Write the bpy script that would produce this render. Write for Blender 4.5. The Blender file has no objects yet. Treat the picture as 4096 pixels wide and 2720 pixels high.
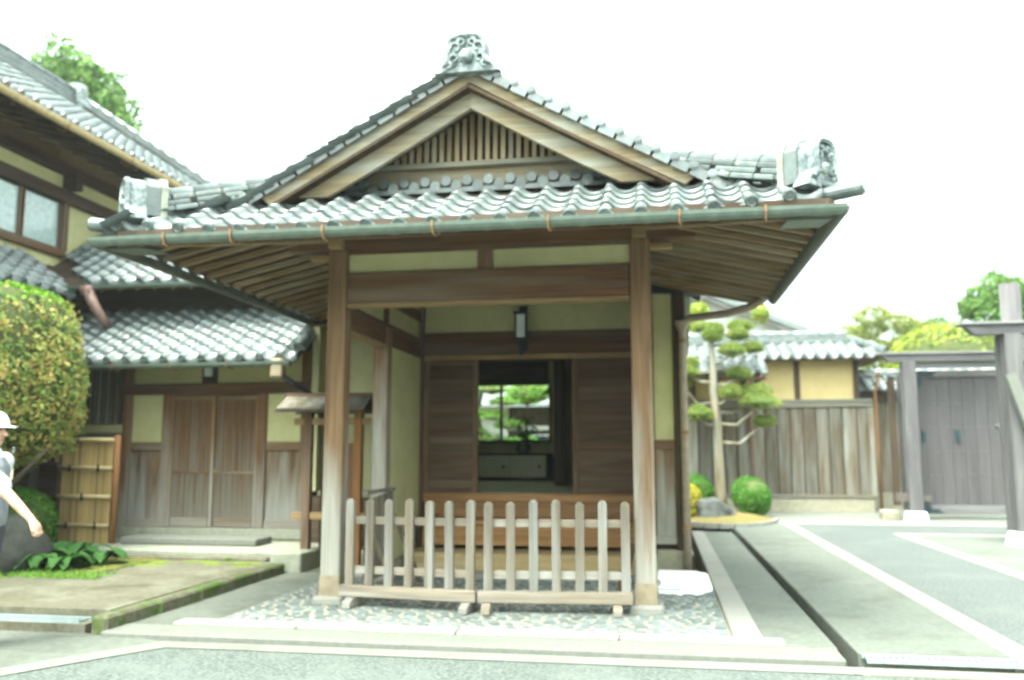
import bpy, math, random
import numpy as np
from mathutils import Vector, Matrix

random.seed(7)
RNG = np.random.default_rng(11)
R = math.radians
SC = bpy.context.scene
COL = SC.collection

# ------------------------------------------------------------------ camera
cam = bpy.data.cameras.new('camera')
cam.lens = 30.34; cam.sensor_width = 36.0
cam.clip_start = 0.05; cam.clip_end = 6000
cam.dof.use_dof = True; cam.dof.focus_distance = 3.2; cam.dof.aperture_fstop = 1.8
cam_ob = bpy.data.objects.new('camera', cam); COL.objects.link(cam_ob)
cam_ob.location = (0, 0, 1.5)
cam_ob.rotation_euler = (R(97.4), 0, R(9.6))
SC.camera = cam_ob

# ------------------------------------------------------------------ sky and sun
SUN_EL, SUN_AZ = 66.0, 208.0          # azimuth clockwise from +Y: behind the camera
world = bpy.data.worlds.new('World'); SC.world = world; world.use_nodes = True
wn = world.node_tree.nodes; wl = world.node_tree.links
bg = wn['Background']
sky = wn.new('ShaderNodeTexSky'); sky.sky_type = 'NISHITA'; sky.sun_disc = False
sky.sun_elevation = R(SUN_EL); sky.sun_rotation = R(SUN_AZ)
sky.air_density = 1.0; sky.dust_density = 6.0; sky.ozone_density = 1.0
hs = wn.new('ShaderNodeHueSaturation'); hs.inputs['Saturation'].default_value = 0.22
hs.inputs['Value'].default_value = 1.0
tint = wn.new('ShaderNodeMix'); tint.data_type = 'RGBA'; tint.blend_type = 'MULTIPLY'
tint.inputs[0].default_value = 1.0
tint.inputs[7].default_value = (0.86, 1.0, 0.93, 1)
wl.new(sky.outputs[0], hs.inputs['Color']); wl.new(hs.outputs[0], tint.inputs[6])
wl.new(tint.outputs[2], bg.inputs['Color']); bg.inputs['Strength'].default_value = 0.15
sun = bpy.data.lights.new('sun', 'SUN'); sun.energy = 0.75; sun.angle = R(25); sun.color = (1.0, 0.95, 0.86)
sun_ob = bpy.data.objects.new('sun', sun); COL.objects.link(sun_ob)
az = R(SUN_AZ); el = R(SUN_EL)
sdir = Vector((math.sin(az) * math.cos(el), math.cos(az) * math.cos(el), math.sin(el)))
sun_ob.rotation_euler = sdir.to_track_quat('Z', 'Y').to_euler()
sun_ob.location = sdir * 50
SC.view_settings.view_transform = 'Standard'
SC.view_settings.look = 'None'
SC.view_settings.exposure = 2.98
SC.view_settings.gamma = 1.0
SC.render.engine = 'CYCLES'
SC.render.resolution_x = 1024; SC.render.resolution_y = 680
SC.cycles.max_bounces = 8; SC.cycles.diffuse_bounces = 5

# ------------------------------------------------------------------ materials
def mat(name):
    m = bpy.data.materials.new(name); m.use_nodes = True
    return m, m.node_tree.nodes, m.node_tree.links, m.node_tree.nodes['Principled BSDF']

def ramp(n, stops):
    r = n.new('ShaderNodeValToRGB'); e = r.color_ramp.elements
    while len(e) < len(stops): e.new(0.5)
    for k, (p, c) in enumerate(stops):
        e[k].position = p; e[k].color = (*c, 1)
    return r

def coords(n, l, scale, jitter=True, jit=31.0):
    tc = n.new('ShaderNodeTexCoord'); mp = n.new('ShaderNodeMapping')
    mp.inputs['Scale'].default_value = scale
    src = tc.outputs['Object']
    if jitter:
        oi = n.new('ShaderNodeObjectInfo'); ad = n.new('ShaderNodeVectorMath'); ad.operation = 'MULTIPLY_ADD'
        l.new(oi.outputs['Random'], ad.inputs[0]); ad.inputs[1].default_value = (jit, jit * .7, jit * .43)
        l.new(src, ad.inputs[2]); src = ad.outputs[0]
    l.new(src, mp.inputs['Vector'])
    return mp.outputs[0]

def vary(n, l, color_out, amount=0.25, island=False):
    """brightness change from piece to piece"""
    hsv = n.new('ShaderNodeHueSaturation')
    mr = n.new('ShaderNodeMapRange'); mr.inputs[3].default_value = 1 - amount; mr.inputs[4].default_value = 1 + amount
    if island:
        g = n.new('ShaderNodeNewGeometry'); l.new(g.outputs['Random Per Island'], mr.inputs[0])
    else:
        oi = n.new('ShaderNodeObjectInfo'); l.new(oi.outputs['Random'], mr.inputs[0])
    l.new(mr.outputs[0], hsv.inputs['Value']); l.new(color_out, hsv.inputs['Color'])
    return hsv.outputs[0]

def bump(n, l, h, p, strength, dist=0.01):
    b = n.new('ShaderNodeBump'); b.inputs['Strength'].default_value = strength; b.inputs['Distance'].default_value = dist
    l.new(h, b.inputs['Height']); l.new(b.outputs[0], p.inputs['Normal'])

WK = .74
def wood(name, dark, light, axis='z', rough=.75, grain=16.0, grey=None, grey_z=None, var=.18):
    """stretched grain; grey = silvered weathering colour, in patches and (grey_z) towards the foot"""
    hue = (lambda c: tuple(q * WK * .84 for q in c)) if name.startswith('gate') else (lambda c: (c[0] * WK * 1.08, c[1] * WK * 1.0, c[2] * WK * .83))
    dark = hue(dark); light = hue(light)
    if grey: grey = (grey[0] * .74, grey[1] * .75, grey[2] * .73)
    m, n, l, p = mat(name)
    sc = {'x': (.7, grain, grain), 'y': (grain, .7, grain), 'z': (grain, grain, .7)}[axis]
    v = coords(n, l, sc)
    t = n.new('ShaderNodeTexNoise'); t.inputs['Scale'].default_value = 1.0; t.inputs['Detail'].default_value = 8
    t.inputs['Roughness'].default_value = .65; t.inputs['Distortion'].default_value = 1.1
    l.new(v, t.inputs['Vector'])
    r = ramp(n, [(.32, tuple(c * .88 for c in dark)), (.68, light)]); l.new(t.outputs['Fac'], r.inputs[0])
    out = r.outputs[0]
    if grey:
        v2 = coords(n, l, {'x': (.5, 5, 5), 'y': (5, .5, 5), 'z': (5, 5, .6)}[axis])
        t2 = n.new('ShaderNodeTexNoise'); t2.inputs['Scale'].default_value = 1.0; t2.inputs['Detail'].default_value = 5
        l.new(v2, t2.inputs['Vector'])
        fac = t2.outputs['Fac']
        mr = n.new('ShaderNodeMapRange'); mr.inputs[1].default_value = .42; mr.inputs[2].default_value = .68
        if grey_z:
            g = n.new('ShaderNodeNewGeometry'); sx = n.new('ShaderNodeSeparateXYZ'); l.new(g.outputs['Position'], sx.inputs[0])
            mz = n.new('ShaderNodeMapRange'); mz.inputs[1].default_value = grey_z[0]; mz.inputs[2].default_value = grey_z[1]
            mz.inputs[3].default_value = .24; mz.inputs[4].default_value = -.16
            l.new(sx.outputs[2], mz.inputs[0])
            ad = n.new('ShaderNodeMath'); ad.operation = 'ADD'; l.new(fac, ad.inputs[0]); l.new(mz.outputs[0], ad.inputs[1]); fac = ad.outputs[0]
        l.new(fac, mr.inputs[0])
        mx = n.new('ShaderNodeMix'); mx.data_type = 'RGBA'
        mm = n.new('ShaderNodeMath'); mm.operation = 'MULTIPLY'; mm.inputs[1].default_value = .85
        l.new(mr.outputs[0], mm.inputs[0]); l.new(mm.outputs[0], mx.inputs[0])
        l.new(out, mx.inputs[6])
        r2 = ramp(n, [(.3, tuple(c * .75 for c in grey)), (.7, grey)]); l.new(t.outputs['Fac'], r2.inputs[0])
        l.new(r2.outputs[0], mx.inputs[7]); out = mx.outputs[2]
    out = vary(n, l, out, var)
    l.new(out, p.inputs['Base Color']); p.inputs['Roughness'].default_value = rough
    p.inputs['Specular IOR Level'].default_value = .3
    bump(n, l, t.outputs['Fac'], p, .25, .006)
    return m

ALB = {'asphalt': .58, 'asphalt_pale': .40, 'concrete': .36, 'pale_concrete': .28, 'old_concrete': .40, 'mossy_kerb': .68, 'pale_granite': .35, 'step_stone': .55,
       'foundation_stone': .6, 'blue_grey_stone': .74, 'blue_grey_stones': .74, 'cream_mortar': .56, 'boulder': .22, 'garden_rock': .42, 'edging_concrete': .7, 'dry_moss': .6, 'moss_ground': .6}
def rough_mat(name, stops, scale=8.0, rough=.9, detail=8, bump_s=.3, bump_d=.01, var=0.0, spec=.25, blot=None, island=False, stretch=(1, 1, 1)):
    """mottled mineral / plaster surface. blot=(colour, scale, lo, hi) adds patches of another colour"""
    k_ = ALB.get(name, 1.0)
    sc_ = lambda c: tuple(q * k_ for q in c)
    stops = [(q, sc_(c)) for q, c in stops]
    m, n, l, p = mat(name)
    v = coords(n, l, stretch, jitter=False)
    t = n.new('ShaderNodeTexNoise'); t.inputs['Scale'].default_value = scale; t.inputs['Detail'].default_value = detail
    t.inputs['Roughness'].default_value = .65
    l.new(v, t.inputs['Vector'])
    r = ramp(n, stops); l.new(t.outputs['Fac'], r.inputs[0]); out = r.outputs[0]
    blots = [] if not blot else (blot if isinstance(blot, list) else [blot])
    for (c, s, lo, hi) in blots:
        t2 = n.new('ShaderNodeTexNoise'); t2.inputs['Scale'].default_value = s; t2.inputs['Detail'].default_value = 6
        t2.inputs['Roughness'].default_value = .7; l.new(v, t2.inputs['Vector'])
        mr = n.new('ShaderNodeMapRange'); mr.inputs[1].default_value = lo; mr.inputs[2].default_value = hi
        l.new(t2.outputs['Fac'], mr.inputs[0])
        mx = n.new('ShaderNodeMix'); mx.data_type = 'RGBA'; l.new(mr.outputs[0], mx.inputs[0]); l.new(out, mx.inputs[6])
        mx.inputs[7].default_value = (*sc_(c), 1); out = mx.outputs[2]
    if var: out = vary(n, l, out, var, island)
    l.new(out, p.inputs['Base Color']); p.inputs['Roughness'].default_value = rough
    p.inputs['Specular IOR Level'].default_value = spec
    if bump_s: bump(n, l, t.outputs['Fac'], p, bump_s, bump_d)
    return m

def tile_mat(name, island):
    m, n, l, p = mat(name)
    v = coords(n, l, (1, 1, 1), jitter=True, jit=17)
    t = n.new('ShaderNodeTexNoise'); t.inputs['Scale'].default_value = 9; t.inputs['Detail'].default_value = 6; l.new(v, t.inputs['Vector'])
    r = ramp(n, [(.25, (.075, .092, .09)), (.5, (.105, .128, .123)), (.72, (.14, .165, .156))]); l.new(t.outputs['Fac'], r.inputs[0])
    t2 = n.new('ShaderNodeTexNoise'); t2.inputs['Scale'].default_value = 23; t2.inputs['Detail'].default_value = 3; l.new(v, t2.inputs['Vector'])
    mr = n.new('ShaderNodeMapRange'); mr.inputs[1].default_value = .62; mr.inputs[2].default_value = .74; l.new(t2.outputs['Fac'], mr.inputs[0])
    mx = n.new('ShaderNodeMix'); mx.data_type = 'RGBA'; l.new(mr.outputs[0], mx.inputs[0]); l.new(r.outputs[0], mx.inputs[6])
    mx.inputs[7].default_value = (.32, .24, .15, 1)
    out = vary(n, l, mx.outputs[2], .34, island)
    l.new(out, p.inputs['Base Color'])
    rr = n.new('ShaderNodeMapRange'); rr.inputs[3].default_value = .28; rr.inputs[4].default_value = .36; l.new(t.outputs['Fac'], rr.inputs[0])
    l.new(rr.outputs[0], p.inputs['Roughness']); p.inputs['Specular IOR Level'].default_value = .95
    bump(n, l, t2.outputs['Fac'], p, .15, .004)
    return m

def leaf_mat(name, stops, trans=.3, pos_scale=1.2, rough=.6, rnd=.62, pos=.42):
    m, n, l, p = mat(name)
    g = n.new('ShaderNodeNewGeometry')
    tc = n.new('ShaderNodeTexCoord')
    t = n.new('ShaderNodeTexNoise'); t.inputs['Scale'].default_value = pos_scale; t.inputs['Detail'].default_value = 3
    l.new(tc.outputs['Object'], t.inputs['Vector'])
    a = n.new('ShaderNodeMath'); a.operation = 'MULTIPLY_ADD'; a.inputs[1].default_value = rnd
    s = n.new('ShaderNodeMath'); s.operation = 'MULTIPLY'; s.inputs[1].default_value = pos
    l.new(t.outputs['Fac'], s.inputs[0]); l.new(g.outputs['Random Per Island'], a.inputs[0]); l.new(s.outputs[0], a.inputs[2])
    r = ramp(n, stops); l.new(a.outputs[0], r.inputs[0])
    l.new(r.outputs[0], p.inputs['Base Color']); p.inputs['Roughness'].default_value = rough
    p.inputs['Specular IOR Level'].default_value = .3
    tr = n.new('ShaderNodeBsdfTranslucent'); l.new(r.outputs[0], tr.inputs['Color'])
    ms = n.new('ShaderNodeMixShader'); ms.inputs[0].default_value = trans
    l.new(p.outputs[0], ms.inputs[1]); l.new(tr.outputs[0], ms.inputs[2])
    l.new(ms.outputs[0], n['Material Output'].inputs['Surface'])
    return m

def plain(name, c, rough=.6, metal=0.0, var=.0, spec=.4):
    m, n, l, p = mat(name)
    v = coords(n, l, (1, 1, 1))
    t = n.new('ShaderNodeTexNoise'); t.inputs['Scale'].default_value = 12; t.inputs['Detail'].default_value = 6; l.new(v, t.inputs['Vector'])
    r = ramp(n, [(.3, tuple(x * .78 for x in c)), (.7, tuple(min(1, x * 1.12) for x in c))]); l.new(t.outputs['Fac'], r.inputs[0])
    out = vary(n, l, r.outputs[0], var) if var else r.outputs[0]
    l.new(out, p.inputs['Base Color'])
    p.inputs['Roughness'].default_value = rough; p.inputs['Metallic'].default_value = metal
    p.inputs['Specular IOR Level'].default_value = spec
    return m

def glass_mat(name):
    m, n, l, p = mat(name)
    p.inputs['Base Color'].default_value = (.03, .045, .045, 1); p.inputs['Roughness'].default_value = .04
    p.inputs['Specular IOR Level'].default_value = .9
    return m

GREY = (.42, .40, .36)
M = {}
M['post'] = wood('post_wood', (.14, .08, .045), (.29, .185, .11), 'z', grey=(.50, .47, .42), grey_z=(.2, 2.6))
M['wood_x'] = wood('wood_along_x', (.085, .042, .022), (.19, .098, .05), 'x', grey=(.24, .18, .13))
M['wood_y'] = wood('wood_along_y', (.085, .042, .022), (.19, .098, .05), 'y', grey=(.24, .18, .13))
M['wood_z'] = wood('wood_along_z', (.085, .042, .022), (.19, .098, .05), 'z', grey=(.26, .2, .15))
M['trim_x'] = wood('pale_trim_x', (.25, .17, .09), (.40, .29, .16), 'x')
M['rafter_x'] = wood('rafter_x', (.17, .115, .063), (.34, .24, .135), 'x', grey=(.4, .33, .23))
M['rafter_y'] = wood('rafter_y', (.17, .115, .063), (.34, .24, .135), 'y', grey=(.4, .33, .23))
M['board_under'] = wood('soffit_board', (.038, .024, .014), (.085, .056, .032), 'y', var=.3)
M['barge_x'] = wood('bargeboard', (.22, .17, .11), (.4, .34, .25), 'x', grey=(.5, .5, .44))
M['lattice_z'] = wood('gable_slat', (.38, .27, .16), (.62, .47, .31), 'z', grey=(.62, .55, .43))
M['dark_x'] = wood('dark_wood_x', (.05, .032, .022), (.115, .075, .05), 'x', grey=(.14, .12, .1))
M['dark_y'] = wood('dark_wood_y', (.04, .026, .02), (.09, .058, .042), 'y')
M['sliding_x'] = wood('sliding_board', (.075, .045, .03), (.16, .098, .062), 'x', grey=(.21, .155, .11))
M['dark_z'] = wood('dark_wood_z', (.045, .032, .024), (.10, .072, .052), 'z')
M['floor_x'] = wood('step_wood', (.24, .12, .045), (.42, .23, .095), 'x', rough=.5)
M['door_z'] = wood('door_wood', (.15, .078, .038), (.29, .165, .085), 'z', grey=(.40, .37, .33), grey_z=(.4, 2.2))
M['slat_z'] = wood('door_slat', (.19, .105, .055), (.34, .205, .115), 'z', grey=(.42, .39, .34), grey_z=(.4, 2.2), var=.06)
M['door_x'] = wood('door_rail', (.16, .095, .055), (.30, .19, .11), 'x', grey=(.38, .34, .3), grey_z=(.4, 2.2))
M['panel_z'] = wood('board_panel', (.10, .06, .036), (.30, .2, .13), 'z', grain=6, grey=(.42, .41, .38), grey_z=(.3, 2.0))
M['fence_z'] = wood('fence_picket', (.145, .125, .11), (.26, .232, .205), 'z', grey=(.40, .385, .365))
M['fence_x'] = wood('fence_rail', (.19, .165, .15), (.32, .285, .255), 'x', grey=(.45, .435, .41))
M['plank_z'] = wood('weathered_plank', (.10, .082, .062), (.235, .2, .155), 'z', grain=13, grey=(.36, .36, .33), var=.38)
M['plank_x'] = wood('weathered_rail', (.13, .12, .1), (.27, .25, .22), 'x', grey=(.3, .3, .28))
M['gate_z'] = wood('gate_wood', (.115, .102, .108), (.185, .168, .172), 'z', grey=(.21, .2, .2), var=.1)
M['leaf_z'] = wood('gate_leaf', (.125, .11, .115), (.165, .148, .15), 'z', var=.07)
M['gate_x'] = wood('gate_beam', (.16, .148, .155), (.26, .245, .25), 'x', grey=(.34, .33, .335), var=.12)
M['cap_x'] = wood('gate_cap', (.3, .285, .29), (.46, .44, .44), 'x', var=.08)
M['gate_y'] = wood('gate_beam_y', (.15, .125, .11), (.24, .205, .18), 'y', var=.12)
M['bamboo'] = wood('split_bamboo', (.36, .25, .11), (.55, .42, .22), 'z', rough=.5, grain=25, var=.28)
M['bamboo_x'] = wood('bamboo_rail', (.42, .34, .2), (.6, .52, .33), 'x', rough=.45)
M['brown_post'] = wood('brown_post', (.22, .10, .04), (.34, .17, .07), 'z')
M['plaster'] = rough_mat('cream_plaster', [(.3, (.46, .43, .215)), (.7, (.53, .50, .26))], scale=5, bump_s=.08, blot=[((.37, .35, .19), .9, .5, .8)])
M['plaster_in'] = rough_mat('inner_plaster', [(.3, (.42, .40, .22)), (.7, (.5, .48, .28))], scale=4, bump_s=.06)
M['plaster_y'] = rough_mat('ochre_plaster', [(.3, (.50, .375, .17)), (.7, (.58, .45, .22))], scale=3, bump_s=.1)
M['white_wall'] = rough_mat('white_plaster', [(.3, (.42, .44, .44)), (.7, (.5, .52, .52))], scale=3, bump_s=.05)
M['tile'] = tile_mat('smoked_tile', False)
M['tile_many'] = tile_mat('smoked_tile_field', True)
M['oni'] = rough_mat('ornament_tile', [(.38, (.08, .105, .11)), (.52, (.2, .235, .23)), (.66, (.42, .47, .43))], scale=15, rough=.5, bump_s=.6, bump_d=.02, spec=.5)
M['lichen'] = rough_mat('lichen_tile', [(.35, (.19, .2, .16)), (.6, (.34, .35, .27))], scale=9, rough=.7, bump_s=.2)
M['gutter'] = plain('patina_gutter', (.115, .145, .115), rough=.5, metal=.1)
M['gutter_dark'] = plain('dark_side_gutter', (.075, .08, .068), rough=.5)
M['gutter_y'] = plain('copper_gutter', (.5, .37, .19), rough=.5, metal=.1)
M['rust'] = plain('rusty_iron', (.24, .135, .065), rough=.85)
M['pipe'] = plain('brown_downpipe', (.31, .245, .185), rough=.5)
M['pipe_red'] = plain('red_downpipe', (.27, .16, .13), rough=.5)
M['copper'] = plain('copper_shoe', (.29, .23, .155), rough=.55, metal=.2)
M['asphalt'] = rough_mat('asphalt', [(.32, (.08, .095, .085)), (.5, (.158, .178, .16)), (.68, (.26, .285, .255))], scale=38, bump_s=.6, bump_d=.008, detail=3,
                         blot=[((.235, .25, .225), 1.1, .5, .75), ((.12, .13, .12), .7, .55, .8)])
M['asphalt_pale'] = rough_mat('asphalt_pale', [(.32, (.12, .135, .127)), (.5, (.22, .24, .222)), (.68, (.34, .36, .33))], scale=32, bump_s=.5, bump_d=.008, detail=3,
                         blot=[((.3, .32, .29), .8, .5, .75)])
M['concrete'] = rough_mat('concrete', [(.3, (.27, .29, .24)), (.7, (.4, .42, .355))], scale=16, bump_s=.3, bump_d=.004,
                          blot=[((.2, .21, .16), 1.3, .5, .74), ((.5, .51, .44), .8, .54, .76), ((.16, .16, .11), 5.0, .66, .74)])
M['concrete_pale'] = rough_mat('pale_concrete', [(.3, (.47, .48, .405)), (.7, (.62, .625, .54))], scale=18, bump_s=.25, bump_d=.004,
                               blot=((.38, .385, .31), 1.6, .56, .8))
M['terrace'] = rough_mat('old_concrete', [(.3, (.22, .2, .125)), (.7, (.38, .35, .25))], scale=20, bump_s=.5, bump_d=.006,
                         blot=[((.50, .48, .38), 1.3, .5, .7), ((.15, .13, .075), 1.7, .52, .72), ((.14, .19, .02), 2.6, .62, .72)])
M['moss_patch'] = rough_mat('moss_patch', [(.3, (.10, .15, .012)), (.7, (.22, .28, .03))], scale=22, bump_s=.9, bump_d=.03)
M['mossy'] = rough_mat('mossy_kerb', [(.3, (.10, .095, .055)), (.7, (.24, .22, .145))], scale=15, bump_s=.7, bump_d=.012,
                       blot=((.07, .15, .012), 3.2, .46, .6))
M['concrete_edge'] = rough_mat('edging_concrete', [(.3, (.2, .205, .17)), (.7, (.27, .275, .235))], scale=18, bump_s=.25, bump_d=.004, blot=((.16, .165, .13), 1.6, .5, .75))
M['granite'] = rough_mat('pale_granite', [(.3, (.60, .57, .49)), (.7, (.75, .72, .64))], scale=30, bump_s=.25, bump_d=.004,
                         blot=((.58, .5, .4), 1.3, .58, .78))
M['white_stone'] = rough_mat('white_stone', [(.3, (.84, .85, .83)), (.7, (.9, .91, .89))], scale=20, bump_s=.2, bump_d=.004)
M['step_stone'] = rough_mat('step_stone', [(.3, (.40, .41, .31)), (.7, (.56, .57, .45))], scale=14, bump_s=.4, bump_d=.008,
                            blot=[((.24, .24, .17), 2.4, .58, .74), ((.52, .36, .17), 3.1, .68, .76)])
M['tan_stone'] = rough_mat('tan_step', [(.3, (.34, .235, .11)), (.7, (.47, .35, .18))], scale=6, bump_s=.3, stretch=(.6, 5, 5), blot=((.5, .45, .32), 1.5, .52, .75))
M['base_stone'] = rough_mat('foundation_stone', [(.3, (.42, .38, .27)), (.7, (.56, .52, .39))], scale=9, bump_s=.4, blot=((.3, .29, .2), 2.0, .55, .75))
M['cobble'] = rough_mat('blue_grey_stone', [(.3, (.13, .155, .15)), (.7, (.24, .27, .255))], scale=11, bump_s=.3, var=.3, rough=.7)
M['cobble_many'] = rough_mat('blue_grey_stones', [(.3, (.13, .155, .15)), (.7, (.24, .27, .255))], scale=11, bump_s=.3, var=.3, rough=.7, island=True)
M['mortar'] = rough_mat('cream_mortar', [(.3, (.52, .47, .34)), (.7, (.68, .63, .5))], scale=24, bump_s=.5, bump_d=.008)
M['boulder'] = rough_mat('boulder', [(.3, (.10, .105, .085)), (.7, (.25, .255, .22))], scale=7, bump_s=.8, bump_d=.03, blot=((.1, .13, .04), 2.5, .58, .7))
M['rock'] = rough_mat('garden_rock', [(.3, (.13, .14, .125)), (.7, (.30, .31, .29))], scale=8, bump_s=.8, bump_d=.03)
M['earth'] = rough_mat('earth', [(.3, (.16, .14, .08)), (.7, (.26, .23, .14))], scale=9)
M['moss'] = rough_mat('moss_ground', [(.3, (.11, .15, .022)), (.7, (.21, .25, .045))], scale=17, bump_s=.8, bump_d=.03, blot=((.33, .24, .07), 3, .46, .66))
M['moss_dry'] = rough_mat('dry_moss', [(.3, (.2, .15, .05)), (.7, (.36, .27, .1))], scale=14, bump_s=.8, bump_d=.03, blot=((.22, .23, .04), 2.2, .5, .7))
M['steel'] = plain('galvanised_steel', (.42, .5, .5), rough=.4, metal=.5)
M['black'] = plain('black_iron', (.025, .028, .03), rough=.5)
M['blue_iron'] = plain('blue_green_iron', (.014, .045, .055), rough=.6)
M['teal'] = wood('dark_teal_board', (.05, .065, .068), (.1, .12, .12), 'x')  # dark teal boards of the gate panel
M['lamp_paper'] = rough_mat('frosted_lamp_pane', [(.3, (.62, .68, .68)), (.7, (.72, .77, .77))], scale=4, bump_s=0)
M['glass'] = glass_mat('window_glass')
M['pale_glass'] = plain('pale_pane', (.42, .52, .5), rough=.12, spec=.8)  # glossy pane with a pale grey green base colour
M['tatami'] = rough_mat('tatami', [(.3, (.30, .33, .16)), (.7, (.42, .45, .24))], scale=3, stretch=(2, 60, 1), bump_s=.3, bump_d=.003)
M['paper'] = rough_mat('cupboard_paper', [(.3, (.56, .56, .42)), (.7, (.64, .64, .5))], scale=4, bump_s=0)
M['ceiling'] = wood('ceiling_board', (.12, .08, .05), (.2, .14, .09), 'x')
M['bark'] = wood('bark', (.17, .14, .1), (.36, .33, .27), 'z', grain=9, grey=(.46, .46, .4))
M['bark_dark'] = wood('dark_bark', (.06, .05, .035), (.14, .12, .09), 'z', grain=9)
M['skin'] = plain('skin', (.62, .36, .25), rough=.5)
M['cloth_white'] = plain('white_cloth', (.74, .76, .78), rough=.9)
M['cloth_grey'] = plain('grey_cloth', (.22, .235, .25), rough=.9)
M['cloth_dark'] = plain('dark_cloth', (.06, .065, .075), rough=.9)
M['vase'] = plain('stoneware_glaze', (.16, .18, .13), rough=.35)
M['tie'] = plain('palm_rope', (.022, .02, .018), rough=.95)
# foliage
M['azalea'] = leaf_mat('clipped_shrub_leaf', [(.2, (.09, .19, .06)), (.38, (.18, .31, .08)), (.54, (.34, .42, .11)), (.68, (.52, .42, .13)), (.88, (.66, .45, .17))], trans=.42, pos_scale=3.2, rnd=.42, pos=.72)
M['azalea_top'] = leaf_mat('fresh_shrub_leaf', [(.2, (.10, .25, .02)), (.6, (.21, .40, .03)), (.9, (.33, .5, .05))])
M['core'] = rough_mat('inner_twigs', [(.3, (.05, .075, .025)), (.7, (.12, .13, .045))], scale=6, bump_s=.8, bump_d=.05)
M['pine'] = leaf_mat('pine_needle', [(.2, (.10, .17, .035)), (.5, (.2, .28, .05)), (.75, (.31, .33, .08)), (.92, (.36, .26, .1))], pos_scale=2.2)
M['pine_far'] = leaf_mat('far_pine_needle', [(.2, (.14, .2, .05)), (.55, (.26, .32, .075)), (.9, (.45, .42, .14))], pos_scale=1.0)
M['bush'] = leaf_mat('round_bush_leaf', [(.2, (.03, .13, .012)), (.55, (.075, .24, .02)), (.9, (.15, .35, .035))])
M['yellow'] = leaf_mat('yellow_leaf', [(.2, (.3, .28, .02)), (.6, (.5, .42, .04)), (.9, (.62, .5, .09))])
M['hedge_y'] = leaf_mat('lime_hedge_leaf', [(.2, (.13, .22, .02)), (.5, (.27, .36, .04)), (.9, (.5, .46, .09))])
M['tree'] = leaf_mat('broad_leaf', [(.2, (.045, .115, .02)), (.5, (.10, .21, .035)), (.9, (.2, .33, .06))], pos_scale=.5)
M['tree_b'] = leaf_mat('bluish_leaf', [(.2, (.05, .12, .045)), (.6, (.11, .2, .075)), (.9, (.2, .3, .11))])
M['hosta'] = leaf_mat('ground_leaf', [(.2, (.012, .05, .012)), (.5, (.03, .10, .02)), (.75, (.07, .16, .03)), (.96, (.28, .3, .08))], rough=.85)
M['grass'] = leaf_mat('garden_leaf', [(.2, (.06, .17, .02)), (.5, (.15, .32, .04)), (.9, (.3, .46, .09))])
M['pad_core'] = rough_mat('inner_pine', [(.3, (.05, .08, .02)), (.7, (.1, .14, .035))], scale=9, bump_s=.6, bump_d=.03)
M['hill'] = rough_mat('wooded_hill', [(.3, (.035, .07, .03)), (.7, (.08, .13, .05))], scale=.02, bump_s=0)

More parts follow.
